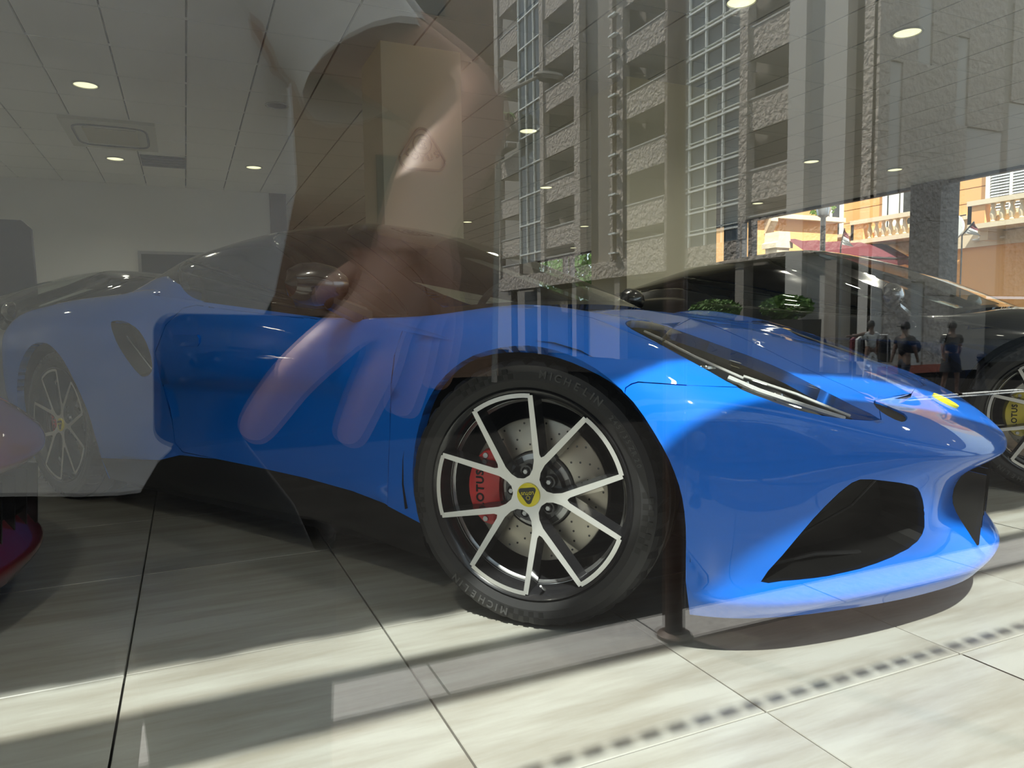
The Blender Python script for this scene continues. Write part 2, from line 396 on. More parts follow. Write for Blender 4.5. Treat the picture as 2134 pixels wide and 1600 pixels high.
# ------------------------------------------------------------------ wheel, in a frame x forward, y out of the car, z up
def pol(r, a, y): a = math.radians(a); return (r * math.cos(a), y, r * math.sin(a))
def make_wheel(name, parent, loc, steer, cal, full=True, flip=False):
    w = empty(name, loc, steer, parent)
    # tyre
    prof = [(.258,-.03),(.262,-.012),(.270,-.003),(.288,.004),(.308,.004),(.324,-.004),(.3335,-.017),(.3375,-.030),(.3400,-.045),(.3405,-.060),(.3360,-.062),(.3360,-.072),(.3415,-.074),(.3420,-.120),(.3365,-.122),(.3365,-.132),(.3415,-.134),(.3405,-.190),(.335,-.222),(.32,-.240),(.29,-.246),(.258,-.235)]
    N = 144; vs = []; fs = []
    for i, (r, y) in enumerate(prof):
        for k in range(N):
            a = 2 * PI * k / N; rr = r
            if 6 <= i <= 9 and k % 4 == 0: rr -= .0065
            if i == 6 and k % 4 == 0: rr -= .001
            vs.append((rr * math.cos(a), y, rr * math.sin(a)))
    for i in range(len(prof) - 1):
        for k in range(N):
            k2 = (k + 1) % N; fs.append((i*N+k, (i+1)*N+k, (i+1)*N+k2, i*N+k2))
    ty = mk('tyre', vs, fs, RUBBER, w)
    if full:
        mb = MB()
        for a0, n in ((96, 12), (-22, 11), (255, 9), (180, 6)):
            for i in range(n):
                for j in range(2):
                    if (i + j) % 2 == 0:
                        a, b = a0 + i * 2.6, a0 + i * 2.6 + 2.6; r0 = .292 + j * .013
                        if a0 == -22: r0 += 0
                        mb.add([pol(r0, a, .0049), pol(r0 + .013, a, .0047), pol(r0 + .013, b, .0047), pol(r0, b, .0049), pol(r0, a, .003), pol(r0 + .013, a, .003), pol(r0 + .013, b, .003), pol(r0, b, .003)],
                               [(0,1,2,3),(4,5,1,0),(5,6,2,1),(6,7,3,2),(7,4,0,3)])
        tag(mb.build('checker_band', RUBBERD, w), kind='stuff')
        def arc_text(txt, r, a0, step, size, m, nm):
            b = MB(); a = a0; wd = lambda q: .42 if q == 'I' else (1.2 if q == 'M' else .95)
            for n_, ch in enumerate(txt):
                if ch != ' ':
                    v, f = text_mesh(ch, size, .0006, bold=.0006)
                    th = math.radians(a - 90)
                    vv = []
                    for p in v:
                        x, z = p.x, p.y + r
                        vv.append((x * math.cos(th) - z * math.sin(th), .0052 + p.z, x * math.sin(th) + z * math.cos(th)))
                    b.add(vv, f)
                nx_ = txt[n_ + 1] if n_ + 1 < len(txt) else ch
                a -= step * (wd(ch) + wd(nx_)) / 2 if ' ' not in (ch, nx_) else step * .6
            return b.build(nm, m, w)
        arc_text('MICHELIN', .3045, 81, 5.0, .026, RUBBERL, 'lettering')
        arc_text('245/35 ZR 20', .298, 43, 2.7, .016, RUBBERL, 'lettering')
        arc_text('MICHELIN', .3045, 258, 5.0, .026, RUBBERL, 'lettering')
    b = MB(); b.lathe([(.232,-.235),(.230,-.10),(.2385,-.050),(.244,-.020),(.2555,-.004),(.2635,.001),(.266,-.003),(.262,-.02)], 72, 0, 'Y')
    b.build('rim', [RIMB], w, True)
    b = MB(); b.lathe([(.2305,-.062),(.2375,-.056),(.2395,-.050),(.2375,-.0505)], 72, 0, 'Y'); b.build('rim_step', STEEL, w, True)
    half = [(.103,0),(.109,.0065),(.150,.0258),(.2420,.0694),(.2370,.0812),(.125,.0318),(.088,.0150),(.066,.0112),(.048,.0138),(.036,.023),(.028,.034)]
    dy = lambda r: -.016 + .014 * min(r / .25, 1)
    for k in range(5):
        psi = math.radians(106 + 36 + 72 * k); c, s_ = math.cos(psi), math.sin(psi)
        poly = half + [(.018, 0)] + [(p, -q) for p, q in half[::-1][:-1]]
        n = len(poly); b = MB()
        ctr = [(.0, 0)]
        fr = []; bk = []
        for i, (p, q) in enumerate(poly):
            p0, p1 = Vector(poly[i-1]), Vector(poly[(i+1) % n]); t = (p1 - p0).normalized(); nx, ny = t.y, -t.x
            pb, qb = p - nx * -.0 , q
            off = .006 if i not in (0,) else -.006
            pb, qb = p + nx * .006, q + ny * .006
            r = math.hypot(p, q)
            fr.append((p*c - q*s_, dy(r), p*s_ + q*c)); bk.append((pb*c - qb*s_, dy(r) - .042, pb*s_ + qb*c))
        b.add(fr + bk, [tuple(range(n))], 0); b.m = [0]
        b.f += [(i, (i+1) % n, (i+1) % n + n, i + n) for i in range(n)] + [tuple(range(n, 2*n))]; b.m += [1] * (n + 1)
        b.build('spoke', [SILVER, RIMB], w)
    for k in range(5):
        ph = 106 + 72 * k; b = MB(); vs = []; seg = 10
        for i in range(seg + 1):
            a = ph - 18.3 + 36.6 * i / seg
            vs += [pol(.2440, a, -.002), pol(.2550, a, -.002), pol(.2550, a, -.035), pol(.238, a, -.035)]
        for i in range(seg):
            o = i * 4; b.add([], [])
            b.f += [(o, o+4, o+5, o+1)]; b.m += [0]
            b.f += [(o+1, o+5, o+6, o+2), (o, o+3, o+7, o+4)]; b.m += [1, 1]
        b.v = [Vector(v) for v in vs]
        b.build('rim_bridge', [SILVER, RIMB], w)
    b = MB(); b.lathe([(.0,-.022),(.038,-.020),(.040,-.06)], 40, 0, 'Y'); b.build('hub_plate', SILVER, w, True)
    b = MB(); b.lathe([(.0,-.05),(.078,-.048),(.082,-.075)], 5 * 6, 0, 'Y'); b.build('hub', RIMB, w, True)
    for k in range(5):
        ph = 106 + 72 * k; p = pol(.056, ph, 0)
        b = MB(); b.lathe([(.014,-.049),(.016,-.036),(.012,-.036),(.011,-.046)], 16, 1, 'Y', (p[0], 0, p[2])); b.lathe([(.0,-.030),(.006,-.030),(.0085,-.033),(.0085,-.046)], 6, 0, 'Y', (p[0], 0, p[2]))
        b.build('lug_nut', [STEEL, RIMB], w)
    b = MB(); b.lathe([(.102,-.078),(.183,-.078),(.1855,-.080),(.1855,-.106),(.102,-.106)], 72, 0, 'Y'); b.build('brake_disc', DISC, w, True)
    b = MB(); b.lathe([(.0,-.070),(.080,-.070),(.094,-.072),(.0985,-.078),(.0985,-.1)], 60, 0, 'Y')
    for k in range(10):
        a = 36 * k + 8; b.add([pol(.072,a,-.0685), pol(.093,a,-.0715), pol(.093,a+14,-.0715), pol(.072,a+14,-.0685)], [(0,1,2,3)], 1)
    b.build('disc_bell', [STEEL, GREYP], w, True)
    if full:
        b = MB()
        for k in range(36):
            for j, r in enumerate((.118, .138, .158, .174)):
                if (k + j) % 2: continue
                p = pol(r, k * 10 + j * 4, 0); b.lathe([(.0, -.0774), (.0030, -.0774), (.0030, -.079)], 6, 0, 'Y', (p[0], 0, p[2]))
        tag(b.build('drilled_holes', RIMB, w), kind='stuff')
    # caliper
    b = MB(); seg = 12; vs = []
    for i in range(seg + 1):
        t = i / seg; a = 139 + 80 * t; e = math.sin(PI * min(max(t, .0), 1)) ** .35 if 0 < t < 1 else .25
        ro = .150 + .040 * e; ri = .128 - .026 * e
        vs += [pol(ri, a, -.060), pol((ri+ro)/2, a, -.046), pol(ro - .006, a, -.050), pol(ro, a, -.075), pol(ro, a, -.112), pol(ri, a, -.112)]
    for i in range(seg):
        for j in range(6): b.f.append((i*6+j, i*6+(j+1) % 6, (i+1)*6+(j+1) % 6, (i+1)*6+j)); b.m.append(0)
    b.f += [tuple(range(6)), tuple(range(seg*6, seg*6+6))[::-1]]; b.m += [0, 0]; b.v = [Vector(v) for v in vs]
    cl = b.build('brake_caliper', cal, w, True)
    if full:
        v, f = text_mesh('LOTUS', .030, .0008, 1.15, bold=.0007)
        b = MB(); b.add([(-.149 - p.y, -.0452 + p.z, -.004 + p.x) for p in v], f); b.build('caliper_lettering', MATB, w)
        for a in (147, 211):
            b = MB(); p = pol(.158, a, 0); b.lathe([(0,-.044),(.007,-.044),(.008,-.05)], 10, 0, 'Y', (p[0], 0, p[2])); b.build('caliper_bolt', STEEL, w)
    b = MB(); b.lathe([(.0,-.0085),(.026,-.0085),(.0300,-.0105),(.0300,-.022)], 40, 0, 'Y'); cp = b.build('centre_cap', YEL, w, True)
    if full:
        emblem = tri_poly(.0235); rot = math.radians(188)
        R = lambda x, z: (x * math.cos(rot) - z * math.sin(rot), x * math.sin(rot) + z * math.cos(rot))
        b = MB(); b.prism([R(x, z) for x, z in emblem], -.0095, -.0078, 'Y'); b.build('cap_emblem', BADGEG, w)
        v, f = text_mesh('LOTUS', .0105, .0003, 1.1, bold=.0002); b = MB()
        b.add([(R(p.x, p.y - .0055)[0], -.0074 + p.z, R(p.x, p.y - .0055)[1]) for p in v], f)
        rr = [(R(.0045*math.cos(a), .0065 + .0045*math.sin(a)), R(.0055*math.cos(a), .0065 + .0055*math.sin(a))) for a in [2*PI*i/16 for i in range(17)]]
        for i in range(16): b.add([(rr[i][0][0], -.0074, rr[i][0][1]), (rr[i][1][0], -.0074, rr[i][1][1]), (rr[i+1][1][0], -.0074, rr[i+1][1][1]), (rr[i+1][0][0], -.0074, rr[i+1][0][1])], [(0,1,2,3)])
        b.build('cap_lettering', YEL, w)
        b = MB(); p0 = Vector(pol(.243, 279, -.02)); b.tube([p0, p0 + Vector((.0, .02, .012)), p0 + Vector((.001, .03, .02))], [.004, .004, .003], 8); b.build('valve', STEEL, w)
    return w
def tri_poly(R, n=8):
    """rounded triangle, flat side down, point up"""
    pts = []; c = [(0, .62 * R, .33), (-.68 * R, -.50 * R, .30), (.68 * R, -.50 * R, .30)]
    for i, (x, z, k) in enumerate(c):
        a0 = (30, 150, 270)[i]
        for j in range(n + 1):
            a = math.radians(a0 + 120 * j / n); pts.append((x + k * R * math.cos(a), z + k * R * math.sin(a)))
    return pts
# ------------------------------------------------------------------ the car
def make_car(name):
    root = empty(name)
    B = Surf(NET); B.prep(6, 4); G = Surf(GNET); G.prep(8, 6)
    arch_f = xz_uv(B, dens([(-.375,.0),(-.375,.21),(-.388,.29),(-.385,.37),(-.36,.46),(-.31,.55),(-.235,.63),(-.14,.685),(-.02,.71),(.09,.70),(.20,.66),(.30,.59),(.37,.50),(.405,.42),(.415,.33),(.405,.2),(.39,0)], False, 3))
    arch_r = xz_uv(B, dens([(-2.20,.0),(-2.19,.22),(-2.185,.30),(-2.21,.42),(-2.28,.54),(-2.38,.64),(-2.50,.70),(-2.62,.712),(-2.74,.69),(-2.85,.62),(-2.92,.52),(-2.96,.40),(-2.965,.28),(-2.96,0)], False, 3))
    lamp = px_uv(B, dens([(1304,674),(1316,668),(1358,671),(1414,689),(1480,712),(1535,732),(1578,748),(1644,776),(1709,810),(1775,844),(1834,874),(1775,873),(1709,864),(1644,848),(1595,830),(1545,811),(1480,774),(1414,738),(1348,702),(1316,685)], True, 2))
    inta = px_uv(B, dens([(1587,1211),(1631,1158),(1697,1080),(1736,1040),(1762,1017),(1792,1000),(1844,1003),(1900,1012),(1917,1027),(1925,1060),(1926,1086),(1922,1113),(1893,1142),(1828,1172),(1762,1191),(1697,1203),(1631,1209)], True, 2))
    side = px_uv(B, dens([(231,676),(240,669),(262,671),(290,690),(308,722),(316,752),(315,774),(301,784),(286,776),(262,745),(243,712)], True, 3))
    sk = [(-.37,.212),(-.52,.245),(-.67,.262),(-.9,.275),(-1.15,.285),(-1.40,.292),(-1.62,.285),(-1.75,.255),(-2.19,.225)]
    skirt = xz_uv(B, sk) + xz_uv(B, [(-2.19,0),(-.37,0)])
    door = px_uv(B, [(854,655),(838,690),(822,740),(815,800),(813,870),(810,960),(807,1084)]) + xz_uv(B, [(-.67,.262),(-.9,.275),(-1.15,.285),(-1.40,.292),(-1.60,.30),(-1.645,.33),(-1.655,.42),(-1.66,.55),(-1.65,.68),(-1.60,.78),(-1.52,.84)]) + [(11.6, 8.0),(11,8.0),(10,8.0),(9.3,8.0)]
    hood = px_uv(B, [(1818,831),(1775,810),(1686,771),(1637,748),(1570,714),(1500,684),(1440,664),(1400,655)]) + [(6.6,8.6),(7.4,8.7),(8.3,8.9),(8.7,9.4),(8.9,11.5),(-.5,11.5),(-.5,9.2),(0,9.2),(1,9.1)]
    grille = [(-.5,2.6),(.55,2.5),(.86,2.7),(.95,3.2),(.86,3.9),(.5,4.35),(-.5,4.4)]
    cabin = [(9.25,8.45),(10,8.3),(12.6,8.3),(12.9,9.0),(12.9,11.5),(9.1,11.5)]
    bump = px_uv(B, [(1304,808),(1316,800),(1330,796),(1430,803),(1538,807),(1600,822),(1700,845),(1836,874),(1822,834)]) + [(1,9.1),(0,9.2),(-.5,9.2),(-.5,-.5),(5.8,-.5)]
    vent = px_uv(B, dens([(1822,836),(1850,846),(1884,862),(1889,872),(1878,878),(1850,866),(1828,850)], True, 2))
    regs = [('vent', vent), ('X1', arch_f), ('X2', arch_r), ('lamp', lamp), ('X3', inta), ('X4', side), ('X5', grille), ('X6', cabin), ('skirt', skirt), ('door', door), ('bumper', bump), ('hood', hood)]
    R = cut_surface(B, 6, 4, regs, 'shell')
    part_mesh('body_shell', B, R['shell'], BLUE, root, .03)
    part_mesh('front_bumper', B, R['bumper'], BLUE, root, .035)
    for s_ in (1, -1): part_mesh('bonnet_vent', B, R['vent'], MESHB, root, 0, 0, (s_,), lift=-.004)
    part_mesh('bonnet', B, R['hood'], BLUE, root, .02)
    for s_ in (1, -1): part_mesh('door', B, R['door'], BLUE, root, .02, sides=(s_,))
    part_mesh('side_skirt', B, R['skirt'], MATB, root, .02)
    for s_ in (1, -1):
        P = B(*px_uv(B, [(388, 709)])[0]); P.y *= s_; b = MB(); pp = [(-.075,-.022),(-.085,-.012),(-.085,.012),(-.075,.022),(.075,.020),(.085,.010),(.085,-.010),(.075,-.020)]
        b.prism([(P.x + x, P.z + z) for x, z in pp], P.y - s_*.01, P.y + s_*.003, 'Y'); b.build('door_handle', BLUE, root)
    # lamp units
    for s_ in (1, -1):
        hl = part_mesh('headlamp', B, R['lamp'], LAMPG, root, .0, .001, (s_,), .0)
        part_mesh('lamp_surround', B, R['lamp'], LAMPIN, hl, .0, .0, (s_,), -.055)
        uvs = R['lamp'][0]
        # strip and reflectors follow the long axis of the lamp
        A, E_ = Vector(lamp[0]), Vector(lamp[20])
        def lp(t, off, d):
            x = A.x + (E_.x - A.x) * t; ys = sorted([p.y for p in [Vector(q) for q in lamp_d] if abs(p.x - x) < .09]) or [A.y]
            y = ys[0] + (ys[-1] - ys[0]) * off; P = B(x, y) - snorm(B, x, y) * d; return Vector((P.x, P.y * s_, P.z))
        lamp_d = lamp + [tuple((Vector(lamp[i]) + Vector(lamp[(i+1) % len(lamp)])) / 2) for i in range(len(lamp))]
        b = MB(); b.tube([lp(t, .42, .012) for t in (.06,.15,.25,.35,.45,.55)], .0035, 6); b.tube([lp(t, .30 - .12 * (t-.55), .016) for t in (.50,.6,.7,.8,.88)], .006, 6)
        b.tube([lp(t, .62, .02) for t in (.55,.65,.75,.85,.92)], .0035, 6)
        b.build('light_strip', DRL, hl, True)
        for t, r in ((.40, .020), (.55, .018), (.68, .015)):
            b = MB(); c = lp(t, .55, .035); b.lathe([(0, -.012), (r * .55, -.004), (r, .006), (r * 1.12, .0)], 20, 0, 'Z', c)
            b.build('reflector', CHROME, hl, True)
    # greenhouse
    win = px_uv(G, dens([(371,570),(376,552),(395,537),(427,520),(480,504),(542,489),(595,486),(637,489),(674,499),(722,530),(778,575),(820,612),(848,645),(848,657)], False, 3)) 
    wl = px_uv(G, dens([(748,662),(666,657),(581,650),(497,638),(427,628),(393,614),(374,590)], False, 3))
    wl = [(a, max(b, .02)) for a, b in wl]
    win = win + wl
    wsl = px_uv(G, dens([(924,640),(880,604),(840,572),(800,540),(760,510),(722,486)], False, 3))
    wsl = [(min(a, 2.95), min(b, 4.6)) for a, b in wsl]
    ws = [(-.5, .12), (.5,.12),(1.5,.12),(2.3,.14)] + wsl + [(2.0,4.5),(1.0,4.45),(-.5,4.4)]
    quar = px_uv(G, [(371,562),(360,552),(345,560),(300,584),(255,608)]) + [(9.0,1.6),(9.6,.9),(9.8,-.5),(7.0,-.5)] + [win[-7]] + win[-6:] + [win[0]]
    rearw = [(8.9,4.2),(10.6,4.2),(10.6,6),(8.9,6)]
    R = cut_surface(G, 8, 6, [('win', win), ('ws', ws), ('quar', quar)], 'roof')
    part_mesh('roof', G, R['roof'], GLOSSB, root, .02)
    for s_ in (1, -1): part_mesh('rear_quarter', G, R['quar'], BLUE, root, .0, .0005, (s_,))
    part_mesh('windscreen', G, R['ws'], CARG, root, 0, 0)
    for s_ in (1, -1): part_mesh('side_window', G, R['win'], CARG, root, 0, 0, (s_,))
    # front intake interior: dark box, duct vanes, mesh
    def sink(poly, S, m, d, nm, k=.86):
        c = sum((Vector(p) for p in poly), Vector((0, 0))) / len(poly); n = len(poly); out = []
        for s_ in (1, -1):
            vs = []; nn = snorm(S, c.x, c.y)
            for p in poly: P = S(min(max(p[0],0),S.nu), min(max(p[1],0),S.nv)); vs.append(P)
            C = sum(vs, Vector()) / n
            v2 = [C + (v - C) * k - nn * d for v in vs]
            f3 = lambda q: (q.x, q.y * s_, q.z)
            out.append(mk(nm, [f3(v) for v in vs] + [f3(v) for v in v2] + [f3(C - nn * d)], [(i, (i+1) % n, (i+1) % n + n, i + n) for i in range(n)] + [(i + n, (i+1) % n + n, 2*n) for i in range(n)], m, root))
        return out
    o = sink(inta, B, MESHB, .10, 'front_intake')
    c = sum((Vector(p) for p in inta), Vector((0,0))) / len(inta)
    for oo, s_ in zip(o, (1, -1)):
        P = B(c.x, c.y) - snorm(B, c.x, c.y) * .05
        b = MB(); b.tube([B(*inta[12]) - Vector((.02,.02,0)), P + Vector((.01,0,.03)), B(*inta[2]) - Vector((.03,.02,0))], .003, 6)
        q = B(*inta[26]) - Vector((.04,.02,-.012)); q2 = B(*inta[32]) - Vector((.04,.03,-.02)); b.tube([q, (q+q2)/2 + Vector((0,0,.01)), q2], .006, 6)
        b.xf(Matrix.Diagonal((1, s_, 1, 1))); b.build('intake_vane', MATB, oo, True)
    o = sink(side, B, MATB, .07, 'side_intake')
    for oo, s_ in zip(o, (1, -1)):
        b = MB(); b.tube([B(*side[3]) - Vector((.02,.03,.03)), B(*side[20]) - Vector((-.01,.02,-.02))], .003, 6); b.xf(Matrix.Diagonal((1, s_, 1, 1))); b.build('intake_vane', STEEL, oo, True)
    # centre grille
    b = MB(); gp = [(.16,-.30),(.16,.30),(.40,.26),(.40,-.26)]
    b.box((.70,-.34,.12),(.80,.34,.42)); b.build('centre_grille', MESHB, root)
    b = MB()
    for y in (-.2,-.1,0,.1,.2): b.prism([(.84,.15),(.915,.19),(.925,.37),(.84,.385)], y - .004, y + .004, 'Y')
    b.build('grille_fin', GLOSSB, root)
    # floor, wheel wells, splitter
    b = MB()
    b.box((-2.15,-.82,.10),(-.42,.82,.15)); b.box((.36,-.7,.105),(.58,.7,.12)); b.box((.55,-.38,.105),(.78,.38,.12)); b.box((-3.3,-.62,.17),(-2.97,.62,.22)); b.build('underbody', MATB, root)
    for xw in (0, -2.575):
        for s_ in (1, -1):
            b = MB(); seg = 20; vs = []
            for i in range(seg + 1):
                a = math.radians(-12 + 204 * i / seg); vs += [(xw + .43 * math.cos(a), s_ * .90, .33 + .396 * math.sin(a)), (xw + .43 * math.cos(a), s_ * .52, .33 + .396 * math.sin(a))]
            b.add(vs, [(2*i, 2*i+1, 2*i+3, 2*i+2) for i in range(seg)]); b.add([(xw + .43 * math.cos(math.radians(-12 + 204 * i / seg)), s_*.52, .33 + .396 * math.sin(math.radians(-12 + 204 * i / seg))) for i in range(seg + 1)], [tuple(range(seg + 1))])
            b.build('wheel_well', MATB, root)
    # cabin
    b = MB(); b.box((-2.1,-.84,.18),(-.42,.84,.22)); b.box((-2.15,-.80,.2),(-2.02,.80,.92)); b.prism([(-.40,.20),(-.40,.76),(-.60,.80),(-.80,.78),(-.86,.62),(-.80,.55),(-.62,.2)], -.80, .80, 'Y'); b.build('cabin_trim', LEATH, root)
    for s_ in (1, -1):
        b = MB(); b.prism([(-1.75,.24),(-1.20,.30),(-1.16,.42),(-1.60,.42),(-1.86,.95),(-1.92,1.02),(-1.98,.98),(-1.90,.80)], s_*.38 - .22, s_*.38 + .22, 'Y'); b.build('seat', LEATH, root)
        b = MB(); b.prism([(-.55,.30),(-2.0,.30),(-2.0,.80),(-.55,.755)], s_*.80, s_*.825, 'Y'); b.build('door_card', LEATH, root)
    b = MB(); cc = Vector((-1.03, -.38, .79)); R_ = .175
    ring = [cc + Vector((.28*R_*math.sin(a), R_*math.cos(a), .92*R_*math.sin(a))) for a in [2*PI*i/24 for i in range(25)]]
    b.tube(ring, .016, 8, cap=False); b.tube([cc + Vector((0, -.15, 0)), cc + Vector((0, .15, 0))], .014, 6); b.tube([cc, cc + Vector((.25, 0, -.08))], .03, 8); b.build('steering_wheel', LEATH, root, True)
    # door mirror
    for s_ in (1, -1):
        b = MB(); c = Vector((-.60, s_*1.0, .885)); vs = []; fs = []
        for i in range(7):
            for j in range(12):
                t = i / 6 * PI; a = 2 * PI * j / 12; r = math.sin(t) ** .7
                vs.append(c + Vector((-.05 + .06 * (1 if math.cos(a) > 0 else .35) * r * math.cos(a), .105 * -math.cos(t) , .062 * r * math.sin(a))))
        for i in range(6):
            for j in range(12): fs.append((i*12+j, i*12+(j+1) % 12, (i+1)*12+(j+1) % 12, (i+1)*12+j))
        b.add(vs, fs); b.tube([c + Vector((-.03, -s_*.03, -.05)), Vector((-.62, s_*.84, .79))], [.022, .03], 8); b.build('door_mirror', BLACKP, root, True)
    b = MB(); P = Vector((.815, 0, .535)); nn = Vector((.48, 0, .87)).normalized()
    t1 = Vector((nn.z, 0, -nn.x)); vs = []
    for k in range(24): a = 2*PI*k/24; vs.append(P + t1 * .036 * math.cos(a) + Vector((0, .036 * math.sin(a), 0)) + nn * .004)
    b.add(vs + [v - nn * .02 for v in vs], [tuple(range(24))] + [(k, (k+1) % 24, (k+1) % 24 + 24, k + 24) for k in range(24)]); b.build('nose_badge', YEL, root)
    make_wheel('front_wheel', root, (0, .905, .34), -math.radians(12), CALR)
    make_wheel('rear_wheel', root, (-2.575, .905, .34), 0, CALR)
    for nm, x in (('front_wheel', 0), ('rear_wheel', -2.575)):
        e = empty(nm, (x, -.905, .34), PI, root)
        src = [c for c in root.children if c.name.startswith('rear_wheel')][0]
        for ch in src.children:
            if ch.name.split('.')[0] in ('tyre', 'rim', 'spoke', 'rim_bridge'):
                c = ch.copy(); COL.objects.link(c); c.parent = e
    # from this left-handed working frame to Blender's
    done = set()
    def fix(o):
        for ch in o.children:
            ch.location.y *= -1; ch.rotation_euler.z *= -1
            if ch.type == 'MESH' and ch.data.name not in done:
                me = ch.data; done.add(me.name)
                for v in me.vertices: v.co.y *= -1
                me.flip_normals()
            fix(ch)
    fix(root)
    return root
CAR = make_car('sports_car')
CAR.location = (CX0, CY0, 0); CAR.rotation_euler = (0, 0, CTH)
tag(CAR, 'bright blue low sports car with black roof, nose towards the right foreground', 'car', 'sports cars in the showroom')
def repaint(root, table):
    for o in root.children:
        if o.type == 'MESH':
            for i, sl in enumerate(o.material_slots):
                if sl.material in table:
                    t = table[sl.material]; sl.link = 'OBJECT'; sl.material = t
        repaint(o, table)
def car_copy(loc, rz, label, table):
    c = copy_tree(CAR); c.location = loc; c.rotation_euler = (0, 0, rz); tag(c, label, 'car', 'sports cars in the showroom'); repaint(c, table); return c

# ------------------------------------------------------------------ showroom
CEIL = 2.66; XR = 9.5; XL = -4.0; YB = 10.7; YB2 = 19.0
def M_tile():
    m = mat('floor_porcelain', (0.50, 0.50, 0.465, 1), 0.28, spec=0.4)
    nt = m.node_tree; b = nt.nodes['Principled BSDF']; L = nt.links.new
    g = nt.nodes.new('ShaderNodeNewGeometry'); oi = nt.nodes.new('ShaderNodeObjectInfo')
    mp = nt.nodes.new('ShaderNodeMapping'); mp.inputs['Scale'].default_value = (0.9, 7.0, 1); mp.inputs['Rotation'].default_value = (0, 0, -0.08)
    ad = nt.nodes.new('ShaderNodeVectorMath'); ad.operation = 'MULTIPLY_ADD'; ad.inputs[1].default_value = (1, 1, 1)
    cb = nt.nodes.new('ShaderNodeCombineXYZ'); L(oi.outputs['Random'], cb.inputs[2]); L(oi.outputs['Random'], cb.inputs[0])
    sc = nt.nodes.new('ShaderNodeVectorMath'); sc.operation = 'SCALE'; sc.inputs[3].default_value = 13; L(cb.outputs[0], sc.inputs[0])
    L(g.outputs['Position'], ad.inputs[0]); L(sc.outputs[0], ad.inputs[2]); L(ad.outputs[0], mp.inputs[0])
    n = nt.nodes.new('ShaderNodeTexNoise'); n.inputs['Scale'].default_value = 2.2; n.inputs['Detail'].default_value = 6; n.inputs['Roughness'].default_value = 0.6
    L(mp.outputs[0], n.inputs['Vector'])
    r = nt.nodes.new('ShaderNodeValToRGB'); r.color_ramp.elements[0].position = 0.34; r.color_ramp.elements[0].color = (0.25, 0.235, 0.20, 1)
    r.color_ramp.elements[1].position = 0.62; r.color_ramp.elements[1].color = (0.36, 0.36, 0.33, 1); L(n.outputs[0], r.inputs[0]); L(r.outputs[0], b.inputs['Base Color'])
    return m
TILE = M_tile(); GROUT = mat('grout', (0.06, 0.058, 0.05, 1), 0.8)
WALLG = mat('painted_wall_grey', (0.74, 0.74, 0.70, 1), 0.8); WALLB = mat('painted_wall_brown', (0.16, 0.11, 0.075, 1), 0.7)
PILL = mat('pillar_paint', (0.85, 0.80, 0.60, 1), 0.6, bump=(160, 0.12, 0.002)); CEILM = mat('ceiling_panel_metal', (0.78, 0.78, 0.72, 1), 0.55)
JOINT = mat('ceiling_joint', (0.035, 0.035, 0.03, 1), 0.8); TBAR = mat('ceiling_bar_metal', (0.62, 0.63, 0.58, 1), 0.5)
FRAME = mat('dark_window_frame', (0.05, 0.05, 0.05, 1), 0.45); FRAMEL = mat('grey_window_frame', (0.30, 0.30, 0.30, 1), 0.4)
LAMPM = mat('lamp_glow', (1, 1, 0.8, 1), 0.4, emit=((1.0, 0.96, 0.60, 1), 1.25)); LAMPOFF = mat('lamp_off', (0.35, 0.34, 0.38, 1), 0.25, 0.6)
TRIM = mat('lamp_trim', (0.55, 0.55, 0.5, 1), 0.4)
# floor
SX, SY, OX, OY = 0.5795, 0.7235, -0.1545, 1.0325
fl = tag(mk('floor', [(XL-.3,.19,-.02),(XR+.2,.19,-.02),(XR+.2,YB2,-.02),(XL-.3,YB2,-.02),(XL-.3,.19,-.3),(XR+.2,.19,-.3),(XR+.2,YB2,-.3),(XL-.3,YB2,-.3)], [(0,1,2,3),(4,7,6,5),(0,4,5,1)], GROUT), kind='structure')
b = MB(); gpx = .0022
hx, hy = SX/2 - gpx, SY/2 - gpx; bv = .0015
b.add([(-hx,-hy,-.019),(hx,-hy,-.019),(hx,hy,-.019),(-hx,hy,-.019),(-hx,-hy,-bv),(hx,-hy,-bv),(hx,hy,-bv),(-hx,hy,-bv),(-hx+bv,-hy+bv,0),(hx-bv,-hy+bv,0),(hx-bv,hy-bv,0),(-hx+bv,hy-bv,0)],
      [(0,1,5,4),(1,2,6,5),(2,3,7,6),(3,0,4,7),(4,5,9,8),(5,6,10,9),(6,7,11,10),(7,4,8,11),(8,9,10,11)])
proto = b.build('floor_tile', TILE, fl)
cells = []
for i in range(-7, 17):
    for j in range(-1, 25):
        x, y = OX + (i + .5) * SX, OY + (j + .5) * SY
        if x < XL or x > XR or y > YB2 or y < .25: continue
        cells.append((x, y))
def inview(p):
    d = ROT.transposed() @ (Vector(p) - EYE)
    if d.z > -0.05: return False
    return abs(d.x / -d.z) < .78 and abs(d.y / -d.z) < .62
cells.sort(key=lambda c: (0 if inview((c[0], c[1], 0)) else 1, c[0]**2 + c[1]**2))
rest = MB()
for k, (x, y) in enumerate(cells):
    if k == 0: proto.location = (x, y, 0)
    elif k < 299: c = proto.copy(); COL.objects.link(c); c.location = (x, y, 0)
    else: rest.add([(x-hx,y-hy,0),(x+hx,y-hy,0),(x+hx,y+hy,0),(x-hx,y+hy,0)], [(0,1,2,3)])
tag(rest.build('far_floor_tiles', TILE, fl), kind='stuff')
